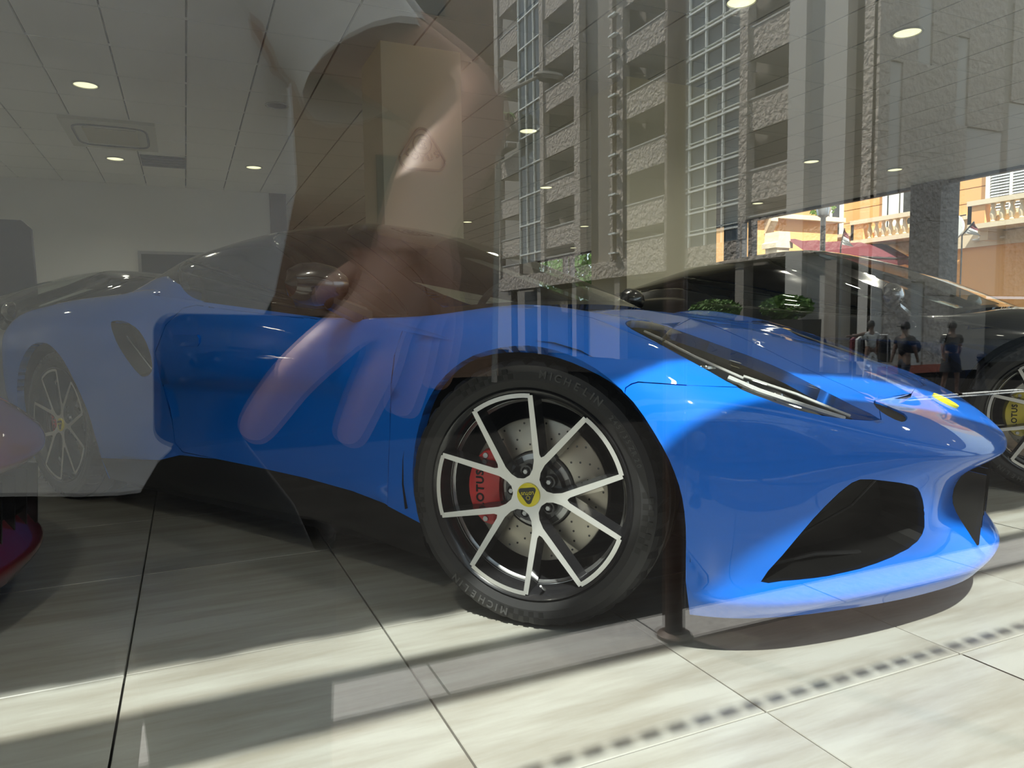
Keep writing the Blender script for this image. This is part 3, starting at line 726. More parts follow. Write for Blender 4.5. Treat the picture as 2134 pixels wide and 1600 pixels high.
# ceiling
CU = CEIL - CAMH; CSX, CSY, COX, COY = .2455*CU, .331*CU, .0468*CU, 2.6177*CU
ce = tag(mk('ceiling', [(XL-.3,.2,CEIL+.03),(XR+.2,.2,CEIL+.03),(XR+.2,YB2,CEIL+.03),(XL-.3,YB2,CEIL+.03)], [(3,2,1,0)], JOINT), kind='structure')
hx, hy = CSX/2 - .0065, CSY/2 - .0012
b = MB(); b.add([(-hx,-hy,.02),(hx,-hy,.02),(hx,hy,.02),(-hx,hy,.02),(-hx,-hy,0),(hx,-hy,0),(hx,hy,0),(-hx,hy,0)], [(0,1,5,4),(1,2,6,5),(2,3,7,6),(3,0,4,7),(7,6,5,4)])
proto = b.build('ceiling_panel', CEILM, ce); cells = []
for i in range(-9, 20):
    for j in range(-8, 24):
        x, y = COX + (i + .5) * CSX, COY + (j + .5) * CSY
        if XL < x < XR and .3 < y < YB2: cells.append((x, y))
AC0, AC1 = at_z(128, 243, CEIL), at_z(322, 300, CEIL)
VX = at_z(340, 322, CEIL)
cells.sort(key=lambda c: (0 if inview((c[0], c[1], CEIL)) else 1, c[0]**2 + c[1]**2))
rest = MB(); tb = MB()
for k, (x, y) in enumerate(cells):
    if k == 0: proto.location = (x, y, CEIL)
    elif k < 299: c = proto.copy(); COL.objects.link(c); c.location = (x, y, CEIL)
    else: rest.add([(x-hx,y-hy,CEIL),(x+hx,y-hy,CEIL),(x+hx,y+hy,CEIL),(x-hx,y+hy,CEIL)], [(3,2,1,0)])
tag(rest.build('far_ceiling_panels', CEILM, ce), kind='stuff')
for j in range(-7, 24):
    y = COY + j * CSY
    if .3 < y < YB2: tb.box((XL, y - .0035, CEIL - .0015), (XR, y + .0035, CEIL + .012))
tag(tb.build('ceiling_bars', TBAR, ce), kind='stuff')
# walls (the building above the showroom shades it)
def struct(name, boxes, m):
    b = MB()
    for a, c in boxes: b.box(a, c)
    return tag(b.build(name, m), kind='structure')
struct('wall_left', [((XL-.3,.2,-.3),(XL,YB2,CEIL+.2))], WALLG)
struct('wall_back', [((XL,YB,0),(1.15,YB+.2,CEIL+.2)), ((1.15,YB,0),(1.35,YB2,CEIL+.2)), ((1.35,YB2,0),(XR,YB2+.2,CEIL+.2))], WALLG)
struct('wall_panelling', [((1.151,YB-.02,0),(1.37,YB-.001,CEIL)), ((1.36,YB2-.05,0),(6.2,YB2-.01,CEIL)), ((1.36,YB+.21,0),(1.39,YB2-.06,CEIL))], WALLB)
struct('building_mass', [((XL-.3,.2,CEIL+.05),(XR+.25,YB2+.2,14.0))], WALLG)
# shop window: panes, header with a scalloped lower edge, transom, safety marks
GLASS = glassmat('shop_glass', (0.97, 0.985, 0.975, 1), 0.085)
w1 = tag(empty('window_1', (0, GY, 0)), kind='structure')
b = MB(); b.box((XL, -.004, .0), (XR, .004, 1.785)); b.build('pane', GLASS, w1)
b = MB(); b.box((XL, -.004, 2.06), (XR, .004, 2.47)); b.build('pane', GLASS, w1)
b = MB(); b.box((XL, -.03, 1.785), (XR, .03, 2.06)); b.build('transom', FRAMEL, w1)
b = MB(); b.box((XL, -.04, 2.47), (XR, .06, CEIL + .1))
for i in range(60):
    x0 = XL + i * .27
    if x0 + .16 > XR: break
    b.prism([(x0, 2.48), (x0, 2.455), (x0 + .015, 2.44), (x0 + .10 + .03 * (i % 2), 2.44), (x0 + .115 + .03 * (i % 2), 2.455), (x0 + .13 + .03 * (i % 2), 2.48)], -.03, .0, 'Y')
b.build('header', FRAMEL, w1)
b = MB()
for i in range(130):
    x0 = -1.2 + i * .0612; b.box((x0, -.0052, 1.316), (x0 + .046, -.0042, 1.356))
tag(b.build('safety_marks', mat('window_film', (0.08, 0.06, 0.05, 1), 0.6), w1), kind='stuff')
# side window wall on the street
GLASS2 = glassmat('side_glass', (0.98, 0.99, 0.98, 1), 0.04)
w2 = tag(empty('window_2', (XR, 0, 0)), kind='structure')
b = MB(); b.box((-.003, .3, 0), (.003, YB2, CEIL)); b.build('pane', GLASS2, w2)
for y0, y1, mm in ((10.66,10.74,FRAME),(10.50,10.56,FRAMEL),(10.24,10.34,FRAME),(17.35,17.45,FRAMEL),(17.0,17.1,FRAMEL),(13.4,13.5,FRAME)):
    b = MB(); b.box((-.06, y0, 0), (.06, y1, CEIL)); b.build('mullion', mm, w2)
b = MB(); b.box((-.05, .3, CEIL - .035), (.05, YB2, CEIL)); b.build('head_rail', FRAME, w2)
b = MB(); b.box((-.05, .3, 0), (.05, YB2, .12)); b.build('bottom_rail', FRAMEL, w2)
CONC = mat('concrete_column', (0.12, 0.118, 0.11, 1), 0.7, bump=(9, .35, .03))
struct('wall_right', [((XR-.18,6.57,0),(XR+.2,7.02,CEIL)), ((XR-.1,10.74,0),(XR+.2,10.95,CEIL)), ((XR-.1,.2,0),(XR+.2,.45,CEIL))], CONC)
# pillars
p1 = MB(); p1.box((1.26,4.84,0),(1.825,5.40,CEIL)); p1 = p1.build('pillar', PILL); tag(p1, kind='structure')
p2 = MB(); p2.box((3.165,4.80,0),(4.04,5.34,CEIL)); p2 = p2.build('pillar', PILL); tag(p2, kind='structure')
EMB = mat('emblem_shade', (0.50, 0.46, 0.34, 1), 0.45)  # pillar tone darkened: shade of the relief put into the colour
# raised emblem on the first pillar
c = at_y(880, 312, 4.84); er = .155
em = empty('wall_emblem', (c.x, 4.84, c.z)); tag(em, 'beige raised triangular badge reading LOTUS on the front of the slim pillar', 'emblem')
poly = tri_poly(er * 1.0, 8); n = len(poly)
poly = [(x * 1.06, z * .95 if z > -.6 * er else z * .93 - .035 * (1 - (x / er) ** 2)) for x, z in poly]
b = MB(); pts = [Vector((x, -.008, z)) for x, z in poly]; b.tube(pts + [pts[0]], .0095, 8, cap=False); b.build('rim', EMB, em, True)
b = MB(); pts = [Vector((.066 * math.cos(a), -.004, .034 + .066 * math.sin(a))) for a in [2*PI*i/28 for i in range(29)]]; b.tube(pts, .0055, 6, cap=False); b.build('roundel', EMB, em, True)
b = MB()
for ch, dx, dz, s_ in (('A', -.012, .052, .05), ('C', .0, .034, .10), ('B', .008, .030, .055), ('C', -.018, .020, .055)):
    v, f = text_mesh(ch, s_, .004, bold=.0005); b.add([(p.x + dx, -.002 - p.z, p.y + dz) for p in v], f)
b.build('monogram', EMB, em)
for i, ch in enumerate('LOTUS'):
    a = math.radians((-36, -18, 0, 18, 36)[i]); v, f = text_mesh(ch, .062, .010, bold=.0012); b = MB()
    R_ = .175; cx_, cz_ = R_ * math.sin(a), .115 - R_ * math.cos(a)
    b.add([(cx_ + p.x * math.cos(a) - p.y * math.sin(a), -.004 - p.z, cz_ + p.x * math.sin(a) + p.y * math.cos(a)) for p in v], f); b.build('letter', EMB, em)
# downlights
DL = [((178,176),'round glowing downlight above the left front, nearest the camera on the left'), ((240,330),'glowing downlight just beyond the air conditioner, left of the dark vent'), ((529,348),'glowing downlight near the back wall, right of the dark ceiling vent'),
      ((577,219),'unlit silvery downlight left of the slim pillar'), ((1101,272),'glowing downlight right of the slim pillar emblem'), ((1138,390),'small glowing downlight between the two pillars, second behind the first'), ((1218,471),'small far glowing downlight beside the wide pillar left edge'),
      ((1195,516),'tiny farthest glowing downlight low between the pillars'), ((1545,2),'large glowing downlight cut by the top edge, above the wide pillar'), ((1891,67),'large glowing downlight at upper right'), ((1691,336),'flat glowing downlight above the pale street column, left one of the pair'),
      ((1865,353),'flat glowing downlight closest to the street windows, right one of the pair'), ((1579,423),'flat glowing downlight just right of the wide pillar, near the window head'), ((974,462),'tiny far glowing downlight against the slim pillar right edge')]
def glow(p):
    d = bpy.data.lights.new('downlight_lamp', 'SPOT'); d.energy = LAMP_W; d.color = (1.0, .95, .80); d.spot_size = math.radians(150); d.spot_blend = 1; d.shadow_soft_size = .06
    o = bpy.data.objects.new('downlight_lamp', d); COL.objects.link(o); o.parent = p; o.location = (0, 0, -.02)
first = None
for (px, py), lab in DL:
    p = at_z(px, py, CEIL); off = px == 577
    r = empty('downlight', p); tag(r, lab, 'ceiling light', 'recessed ceiling downlights')
    if not off: glow(r)
    if first is None:
        b = MB(); b.lathe([(.098,-.001),(.098,-.007),(.084,-.009),(.078,.012)], 28); t1 = b.build('trim_ring', TRIM, r, True)
        b = MB(); b.lathe([(.0,-.0035),(.079,-.0035)], 28); l1 = b.build('lens', LAMPM, r); first = (t1, l1)
    else:
        for k, o in enumerate(first):
            c = o.copy(); COL.objects.link(c); c.parent = r
            if k == 1 and off: c.material_slots[0].link = 'OBJECT'; c.material_slots[0].material = LAMPOFF
wh_ = ('left of the red car', 'above the photographed view, left of centre', 'above the front of the blue car', 'above the blue car nose', 'above the black car nose', 'in the front right corner', 'front right, second from the corner', 'left wall, nearer one', 'left wall, farther one')
for i, (x, y) in enumerate(((-2.6,1.6),(-.6,1.2),(1.2,1.2),(3.2,1.3),(5.4,1.6),(8.2,2.2),(7.2,1.2),(-3.2,4.2),(-3.0,7.5))):  # unseen lamps added to brighten the interior
    r = empty('downlight', (x, y, CEIL)); tag(r, 'added fill downlight outside the view, ' + wh_[i], 'ceiling light', 'added fill downlights out of view'); glow(r)
    for o in first: c = o.copy(); COL.objects.link(c); c.parent = r
# ceiling cassette air conditioner and dark vent
ACM = mat('cream_plastic', (0.50, 0.50, 0.40, 1), 0.4)
a0, a1 = at_z(118, 238, CEIL), at_z(322, 256, CEIL); a2 = at_z(332, 312, CEIL)
ax0, ax1, ay0, ay1 = a0.x, a1.x, (a0.y + a1.y) / 2, a2.y
ac = empty('air_conditioner', ((ax0+ax1)/2, (ay0+ay1)/2, CEIL)); tag(ac, 'cream square cassette air conditioner set in the ceiling at left', 'air conditioner')
wx, wy = (ax1-ax0)/2, (ay1-ay0)/2
b = MB(); b.box((-wx,-wy,-.03),(wx,wy,-.001)); b.build('casing', ACM, ac)
b = MB(); rr = [(wx*.80*math.copysign(abs(math.cos(t))**.35, math.cos(t)), wy*.74*math.copysign(abs(math.sin(t))**.35, math.sin(t))) for t in [2*PI*i/48 for i in range(49)]]
b.tube([(x, y, -.031) for x, y in rr], .011, 6, cap=False); b.build('outlet_slot', FRAME, ac)
b = MB(); b.box((-wx*.58,-wy*.55,-.038),(wx*.58,wy*.55,-.03)); b.build('intake_grille', mat('grille_cream', (0.42, 0.40, 0.26, 1), 0.6), ac)
v0, v1 = at_z(291, 321, CEIL), at_z(388, 350, CEIL)
vt = MB(); vt.box((0,0,-.012),(v1.x-v0.x, v1.y-v0.y, -.002)); vt = vt.build('ceiling_vent', mat('vent_dark', (0.03,0.032,0.04,1), .7), loc=(v0.x, v0.y, CEIL)); tag(vt, 'dark rectangular vent panel in the ceiling beyond the air conditioner', 'vent')
for i in range(4):
    b = MB(); yy = (v1.y-v0.y)*(i+.5)/4; b.box((.01, yy-.02, -.018),(v1.x-v0.x-.01, yy+.02, -.012)); b.build('slat', mat('vent_slat', (.045,.047,.055,1), .6) if i == 0 else bpy.data.materials['vent_slat'], vt)
# things at the back
q0, q1 = at_y(287, 523, YB), at_y(470, 640, YB)
tv = empty('wall_screen', (q0.x, YB, q1.z)); tag(tv, 'dark framed screen on the back wall behind the blue car roof', 'screen')
W_, H_ = q1.x-q0.x, q0.z-q1.z
b = MB(); b.box((0,-.05,0),(W_,-.001,H_)); b.build('frame', FRAMEL, tv); b = MB(); b.box((.04,-.055,.04),(W_-.04,-.05,H_-.04)); b.build('display', mat('screen_dark', (.02,.022,.025,1), .3), tv)
q = at_y(2, 560, 8.6); hc = empty('office_chair', (q.x, 8.6, 0)); tag(hc, 'high-backed dark blue office chair at the far left edge', 'chair')
CHM = mat('chair_fabric', (.02,.025,.05,1), .7)
zt = at_y(10, 452, 8.6).z
b = MB(); rr = [(-.24,.5),(-.26,.9),(-.24,zt-.08),(-.16,zt),(.16,zt),(.24,zt-.08),(.26,.9),(.24,.5)]; b.prism(rr, .18, .28, 'Y'); b.build('backrest', CHM, hc)
b = MB(); b.prism([(-.26,.42),(-.27,.48),(-.24,.52),(.24,.52),(.27,.48),(.26,.42)], -.28, .24, 'Y'); b.build('seat', CHM, hc)
b = MB(); b.tube([(0,0,.08),(0,0,.42)], .03, 10); b.build('column', FRAMEL, hc)
for k in range(5):
    a = 2*PI*k/5; b = MB(); b.tube([(0,0,.10),(.3*math.cos(a),.3*math.sin(a),.06)], [.025,.018], 8); b.lathe([(0,0),(.03,.005),(.03,.05),(0,.06)], 12, 0, 'Z', (.3*math.cos(a),.3*math.sin(a),0)); b.build('leg', FRAME, hc)
q = at_y(1478, 520, 5.7); to = empty('loudspeaker', (q.x, 5.7, 0)); tag(to, 'slim black column loudspeaker beside the wide pillar by the street window', 'speaker')
zt = at_y(1478, 450, 5.7).z; b = MB(); b.prism([(-.04,.02),(-.045,zt-.04),(-.03,zt),(.03,zt),(.045,zt-.04),(.04,.02)], -.05, .05, 'Y'); b.build('cabinet', BLACKP, to)
b = MB(); b.lathe([(0,0),(.14,0),(.14,.015),(.04,.02)], 20); b.build('base', BLACKP, to)
# the other cars
car_copy((4.23, 2.20, 0), math.radians(-66.2), 'glossy black low sports car with yellow brake calipers, behind the blue car nose', {BLUE: BLACKP, CALR: CALY})
car_copy((-1.36, 2.42, 0), math.radians(-6), 'dark red sports car, only its nose showing at the left edge', {BLUE: REDP})
car_copy((7.5, 4.6, 0), math.radians(-72), 'dark sports car farthest right, parked by the street window', {BLUE: BLACKP})
q = at_z(150, 540, 1.22); SILV = mat('silver_paint', (0.45, 0.46, 0.45, 1), 0.35, 0.5, 0.8)
car_copy((q.x - 1.2, q.y + .6, 0), math.radians(196), 'silver sports car with dark roof behind the blue car tail at left', {BLUE: SILV})

# ------------------------------------------------------------------ street seen through the side windows
ORANGE = mat('orange_render', (0.80, 0.43, 0.17, 1), 0.85, bump=(5, .2, .01)); CREAM = mat('cream_stone', (0.74, 0.62, 0.44, 1), 0.8); WHITEP = mat('white_joinery', (0.78, 0.78, 0.74, 1), 0.5)
MAROON = mat('maroon_canvas', (0.12, 0.022, 0.028, 1), 0.8); DARKI = mat('dark_opening', (0.02, 0.022, 0.02, 1), 0.6); ASPH = mat('asphalt', (0.016, 0.015, 0.014, 1), 0.9, bump=(40, .3, .01), var=(3, .15, (1,1,1)), spec=0.0)
PAVE = mat('pavement', (0.085, 0.068, 0.058, 1), 0.85, bump=(60, .4, .006), var=(25, .12, (1,1,1)), spec=0.05); LEAF = mat('leaf_green', (0.13, 0.26, 0.03, 1), 0.6); BARK = mat('bark', (0.10, 0.07, 0.05, 1), .9)
XB = 22.0
ob = empty('apartment_building', (XB, 15, -1)); tag(ob, 'sunlit orange building with balconies across the side street', 'building')
L_ = lambda p: (p[0] - XB, p[1] - 15, p[2] + 1)
def obox(name, a, c, m, parent=ob):
    b = MB(); b.box(L_(a), L_(c)); return b.build(name, m, parent)
obox('wall', (XB+.06, 9, -1), (XB+3, 34, 13), CREAM)
cz = 3.9
first = None
while cz < 7.6:
    for (y0, y1) in ((9.0, 12.6), (14.05, 16.15), (17.55, 19.2), (20.3, 34)):
        obox('wall_course', (XB-.02, y0, cz), (XB+.06, y1, cz + .43), ORANGE)
    cz += .455
obox('wall_course', (XB-.02, 9, -1), (XB+.06, 34, 3.0), ORANGE); obox('fascia', (XB-.12, 9, 3.0), (XB+.06, 34, 3.38), CREAM)
for y0, y1, k in ((12.6, 14.05, 's'), (16.15, 17.55, 'c'), (19.2, 20.3, 'd')):
    wn = obox('window', (XB-.01, y0, 3.95), (XB+.05, y1, 7.2), DARKI)
    for a in (y0, y1 - .12): obox('window_frame', (XB-.10, a, 3.95), (XB+.02, a + .12, 7.2), WHITEP)
    if k == 's':
        for j in range(38):
            b = MB(); z = 4.0 + j * .083; b.add([L_((XB-.09, y0+.14, z)), L_((XB-.09, y1-.14, z)), L_((XB-.05, y1-.14, z+.065)), L_((XB-.05, y0+.14, z+.065))], [(0,1,2,3)]); b.build('shutter_slat', WHITEP, ob)
        obox('shutter_stile', (XB-.095, (y0+y1)/2-.04, 3.95), (XB-.04, (y0+y1)/2+.04, 7.2), WHITEP)
    else:
        obox('window_frame', (XB-.08, (y0+y1)/2-.03, 3.95), (XB, (y0+y1)/2+.03, 7.2), WHITEP); obox('curtain', (XB-.04, (y0+y1)/2+.1, 4.0), (XB-.02, y1-.2, 7.0), WHITEP)
def balcony(y0, y1, xb):
    z0 = 3.42
    obox('balcony_slab', (xb, y0, z0), (XB, y1, z0 + .14), CREAM); obox('balcony_rail', (xb-.05, y0, z0+.66), (xb+.28, y1, z0+.80), CREAM)
    obox('balcony_post', (xb, y1-.5, z0+.14), (xb+.25, y1, z0+.66), ORANGE)
    obox('balcony_return', (xb, y1-.12, z0+.14), (XB, y1, z0+.66), ORANGE)
    y = y1 - .66; base = None
    while y > y0:
        b = MB(); b.lathe([(.05,.14),(.075,.17),(.05,.20),(.085,.32),(.09,.38),(.045,.55),(.06,.60),(.075,.63),(.06,.66)], 10, 0, 'Z', L_((xb+.12, y, z0)))
        b.build('baluster', CREAM, ob, True); y -= .26
    for k in (y1-.3, y0+.4): obox('corbel', (xb+.3, k-.12, z0-.32), (XB, k+.12, z0), CREAM)
balcony(15.0, 17.95, 20.9); balcony(9.5, 13.9, 20.9)
obox('string_course', (XB-.22, 9, 3.86), (XB, 34, 3.97), CREAM)
q = at_x(2060, 510, XB-.14); b = MB()
for i in range(5): b.lathe([(0,-.04),(.10,-.03),(.12,0),(.10,.03),(0,.04)], 10, 0, 'Z', L_((XB-.16, q.y + .36 - i*.18, 3.2 + .05*(i % 2))))
b.build('fascia_ornament', WHITEP, ob, True)
# lower wing with a flat terrace roof, facing the showroom
tw = at_y(1690, 452, 18.5); wx0, wx1 = at_y(1560, 500, 18.5).x, 20.9
wing = empty('terrace_wing', ((wx0+wx1)/2, 18.5, -1)); tag(wing, 'low orange terrace wall left of the balustraded balcony', 'wall')
b = MB(); b.box((wx0-wing.location.x, 0, 0), (wx1-wing.location.x, 3, tw.z+.85)); b.build('wall', ORANGE, wing)
b = MB(); b.box((wx0-wing.location.x-.1, -.25, tw.z+.85), (wx1-wing.location.x+.1, 3.1, tw.z+1.0)); b.build('cornice', CREAM, wing)
for px in (1600, 1812): 
    q = at_y(px, 470, 18.5); b = MB(); b.prism([(0,0),(-.3,.0),(-.3,-.12),(-.05,-.5),(0,-.5)], q.x-wing.location.x-.15, q.x-wing.location.x+.15, 'X'); b.v = [v + Vector((0, 0, tw.z+.85)) for v in b.v]; b.build('corbel', CREAM, wing)
q = at_y(1620, 498, 17.4); b = MB(); b.prism([(-.35,0),(-.35,.15),(-.25,.2),(-.22,.5),(.22,.5),(.25,.2),(.35,.15),(.35,0)], -.3, .3, 'Y'); gp = b.build('gate_pier_cap', CREAM, loc=(q.x, 17.4, q.z-.3))
b = MB(); b.box((-.25,-.25,-(q.z-.3)-1),(.25,.25,0)); b.build('shaft', CREAM, gp); tag(gp, 'pale stone gate pier cap in front of the orange terrace wall', 'pier')
q0, q1 = at_y(1640, 512, 17.2), at_y(1850, 528, 17.2)
aw = empty('awning', ((q0.x+q1.x)/2, 17.2, q1.z)); tag(aw, 'maroon canvas awning below the orange terrace wall', 'awning'); hw = (q1.x-q0.x)/2
b = MB(); n = 14; vs = []
for i in range(n+1):
    x = -hw + 2*hw*i/n; vs += [(x, -.9, -.25 + .04*(i % 2)), (x, 0, .30 + .03*math.sin(i*2.1)), (x, -.9, -.5 + .05*(i % 2))]
b.add(vs, [(3*i,3*i+1,3*i+4,3*i+3) for i in range(n)] + [(3*i+2,3*i,3*i+3,3*i+5) for i in range(n)]); b.build('canvas', MAROON, aw); b = MB(); b.tube([(-hw,-.9,-.27),(hw,-.9,-.27)], .03, 6); b.build('front_bar', FRAME, aw)
q = at_x(1716, 440, 13.5); lp_ = empty('lamp_post', (13.5, q.y, -.9)); tag(lp_, 'black lamp post with a round-topped head outside the side window', 'lamp post')
b = MB(); b.lathe([(.11,0),(.11,.5),(.065,.6),(.06,q.z+.75)], 12); b.build('post', BLACKP, lp_, True)
b = MB(); b.lathe([(.06,q.z+.75),(.13,q.z+.8),(.16,q.z+.95),(.12,q.z+1.08),(.0,q.z+1.14)], 14); b.build('head', STEEL, lp_, True)
def flag(px0, py0, px1, py1, X, lab):
    a, c = at_x(px0, py0, X), at_x(px1, py1, X); r = empty('flag', (X, c.y, c.z)); tag(r, lab, 'flag')
    d = a - c; b = MB(); b.tube([(0,0,-c.z-.85), (0,0,0), (0, d.y, d.z)], .018, 6); b.build('pole', FRAME, r)
    b = MB(); w_ = .32; n = 6; vs = []
    for i in range(n+1):
        t = i/n; vs += [(0, d.y*(1-t*.85), d.z*(1-t*.85)), (.04*math.sin(t*7), d.y*(1-t*.85) - w_*t - .04, d.z*(1-t*.85) - .10)]
    b.add(vs, [(2*i,2*i+1,2*i+3,2*i+2) for i in range(n)]); b.m = [0]*3 + [1]*3; b.build('cloth', [MAROON, WHITEP], r)
flag(1760, 475, 1752, 515, 15.5, 'red and white flag left of the first stone balustrade'); flag(2030, 462, 2005, 490, 15.5, 'dark red and white flag beside the white round sign')
q = at_x(1988, 475, 20.4); sg = empty('round_sign', (20.3, q.y, q.z)); tag(sg, 'white round hanging sign between the two balconies', 'sign')
b = MB(); b.lathe([(0,-.04),(.36,-.04),(.38,0),(.36,.04),(0,.04)], 28); b.xf(Matrix.Rotation(PI/2, 4, 'Y')); b.build('disc', WHITEP, sg, True); b = MB(); b.tube([(0,0,.3),(.6,0,.40)], .02, 6); b.build('bracket', FRAME, sg)
st_ = mk('street_ground', [(XR+.3,.2,-.35),(60,.2,-1),(60,60,-1),(XR+.3,60,-.6)], [(0,1,2,3)], PAVE); tag(st_, kind='structure')
def foliage(name, parent, c, R, n, m, seed=1, sz=.12):
    rnd = random.Random(seed); vs = []; fs = []
    for i in range(n):
        while True:
            p = Vector((rnd.uniform(-1,1), rnd.uniform(-1,1), rnd.uniform(-1,1)))
            if .45 < p.length < 1 and noise.noise(p * 2.2 + Vector((seed, 0, 0))) > -.22: break
        p = Vector((p.x*R[0], p.y*R[1], p.z*R[2])) + Vector(c); a = Vector((rnd.uniform(-1,1), rnd.uniform(-1,1), rnd.uniform(-1,1))).normalized(); u = a.orthogonal().normalized() * sz * rnd.uniform(.6,1.2); w = a.cross(u) * .55
        o = len(vs); vs += [p - u, p + w, p + u, p - w]; fs.append((o, o+1, o+2, o+3))
    return tag(mk(name, vs, fs, m, parent), kind='stuff')
def tree(loc, h, R, lab, cat='tree', n=1600, seed=1, sz=.12):
    r = empty('street_tree', loc); tag(r, lab, cat, ); foliage('foliage', r, (0,0,h), R, n, LEAF, seed, sz)
    b = MB(); b.tube([(0,0,0),(.05,0,h*.6),(0,.05,h)], [.14,.1,.05], 8); b.build('trunk', BARK, r, True); return r
q = at_y(1200, 570, 22.0); tree((q.x, 22, -1), q.z + 1.3, (1.6, 1.4, 1.5), 'sunlit green tree outside the far window between the pillars', n=3500, seed=3, sz=.13)
q = at_x(1737, 432, 20.9); tree((20.6, q.y+.2, tw.z + .02), .55, (.5, .5, .45), 'small potted tree on the terrace by the dark window', n=500, seed=5, sz=.08)
# ------------------------------------------------------------------ street in front of the shop, which the window mirrors
def vbox(b, a, c, mi=0):
    """box given where it appears mirrored"""
    b.box((a[0], 2*GY - c[1], a[2]), (c[0], 2*GY - a[1], c[2]), mi)
pv = MB(); vbox(pv, (-12, GY+.21, -.42), (40, 1.9, -.30)); tag(pv.build('ground_pavement', PAVE), kind='structure')
def road_z(yv): return -.42 - .58 * min(max((yv - 2.1) / 9.0, 0), 1)
rd = mk('ground_road', [mir((-40,2.1,-.42)), mir((60,2.1,-.42)), mir((60,11.1,-1)), mir((-40,11.1,-1)), mir((60,80,-1)), mir((-40,80,-1))], [(0,1,2,3),(3,2,4,5)], ASPH); tag(rd, kind='structure')
KERB = mat('granite_kerb', (0.30, 0.28, 0.26, 1), 0.8, bump=(120, .4, .004), var=(60, .2, (1,1,1)))
kx = .23
kr = tag(empty('kerb_trim', mir((kx, 2.0, -.3))), kind='structure')
for i in range(9):
    w_ = (.42, .78, .80)[min(i, 2)]; b = MB(); x0 = kx
    vbox(b, (x0, 1.9, -.42), (x0 + w_ - .008, 2.1, -.292)); b.v = [v - Vector(mir((.23, 2.0, -.3))) for v in b.v]; b.build('kerb_stone', KERB, kr); kx += w_
for i, x0 in enumerate((-.15, -1.2, -2.2)):
    b = MB(); vbox(b, (x0, 1.9, -.42), (x0 + .11, 2.1, -.292)); b.v = [v - Vector(mir((.23, 2.0, -.3))) for v in b.v]; b.build('kerb_stone', KERB, kr)
b = MB(); vbox(b, (14.2, 11.3, -.9995), (19.5, 11.55, -.998)); o = b.build('road_marking', WHITEP); tag(o, 'white painted line on the road near the walking people', 'road marking')
b = MB(); vbox(b, (14.5, 10.75, -.985), (28, 10.9, -.96)); o = b.build('road_marking', WHITEP); tag(o, 'long white painted line nearest the showroom on the road', 'road marking')
BRONZE = mat('brown_post', (0.09, 0.06, 0.045, 1), .4, .3)
q = mir((1.46, 1.93, -.3)); sp = empty('sign_post', q); tag(sp, 'brown round sign post standing on the kerb, mirrored in the window', 'post')
b = MB(); b.lathe([(.034,0),(.034,3.0),(0,3.02)], 16); b.build('pole', BRONZE, sp, True); b = MB(); b.lathe([(.06,0),(.06,.02),(.036,.03)], 16); b.build('base', BRONZE, sp, True)
# stone apartment building
ROUGH = mat('rough_stone', (0.47, 0.41, 0.35, 1), 0.95, bump=(5.0, 1.0, .22), var=(7.0, .25, (1,1,1.4)))
SMOOTH = mat('smooth_stone', (0.50, 0.48, 0.44, 1), 0.85, bump=(8, .15, .02)); DARKST = mat('dark_render', (0.30, 0.27, 0.23, 1), .9)  # darker render tone for recessed walls, columns and small fittings
GLZ = mat('facade_glass', (0.05, 0.07, 0.08, 1), 0.04, 0, spec=1.0); BARM = mat('white_mullion', (0.95, 0.97, 0.90, 1), .5)
XF, YF, ZG = 20.785, 17.0, -1.0
sb = empty('stone_building', mir((XF, YF, ZG))); tag(sb, 'tall rough stone apartment block mirrored in the upper right of the window', 'building')
SBL = Vector(sb.location)
def sbox(name, t0, t1, z0, z1, d0, d1, m):
    """t along the side street from the corner, d outwards from the wall"""
    b = MB(); vbox(b, (XF - d1, YF + t0, z0), (XF - d0, YF + t1, z1)); b.v = [v - SBL for v in b.v]; return b.build(name, m, sb)
ZT = 27.0
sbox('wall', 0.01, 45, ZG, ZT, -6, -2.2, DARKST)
for t0, t1 in ((2.85,3.65),(5.8,6.25),(10.75,11.2),(14.72,15.3),(15.7,15.95),(19.1,19.75),(23.6,24.1),(30.5,31.3)): sbox('pilaster', t0, t1, ZG if t0 < 3 else 4.2, ZT, -.3, .12, ROUGH if t0 not in (2.85,) else SMOOTH)
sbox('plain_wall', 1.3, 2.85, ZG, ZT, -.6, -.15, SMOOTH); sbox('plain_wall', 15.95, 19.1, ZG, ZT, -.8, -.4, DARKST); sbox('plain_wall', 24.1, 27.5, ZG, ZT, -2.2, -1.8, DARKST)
sbox('corner_wall', 0, .12, ZG, ZT, -.9, 0, ROUGH)
for t0, t1 in ((3.65,5.8),(11.2,14.72),(19.75,23.6),(27.5,30.5)):
    for k in range(-1, 9):
        z = 5.6 + k * 2.76; zz = z + 1.2
        if k < 0: z = 4.2; zz = 5.0
        sbox('spandrel', t0, t1, z, zz, -.25, .02, ROUGH); sbox('balcony_rail', t0, t1, zz, zz + .07, -.2, .05, SMOOTH)
        sbox('balcony_floor', t0, t1, z, z + .15, -2.2, -.25, SMOOTH)
        sbox('window', t0 + .5, t1 - .4, z + 1.25, z + 2.6, -2.19, -2.15, GLZ)
sbox('curtain_glass', 6.25, 10.75, 3.6, ZT, -.12, -.10, GLZ)
for i in range(5): sbox('mullion', 6.25 + i * 1.1, 6.33 + i * 1.1, 3.6, ZT, -.12, .0, BARM)
for i in range(25): sbox('transom_bar', 6.25, 10.75, 3.75 + i * .955, 3.83 + i * .955, -.12, .02, BARM); 
for i in range(25): sbox('transom_bar', 6.25, 10.75, 3.95 + i * .955, 3.98 + i * .955, -.12, .0, BARM)
for i in range(22): sbox('louvre_fin', 15.1, 15.75, 4.5 + i * 1.0, 4.58 + i * 1.0, .1, .35, BARM)
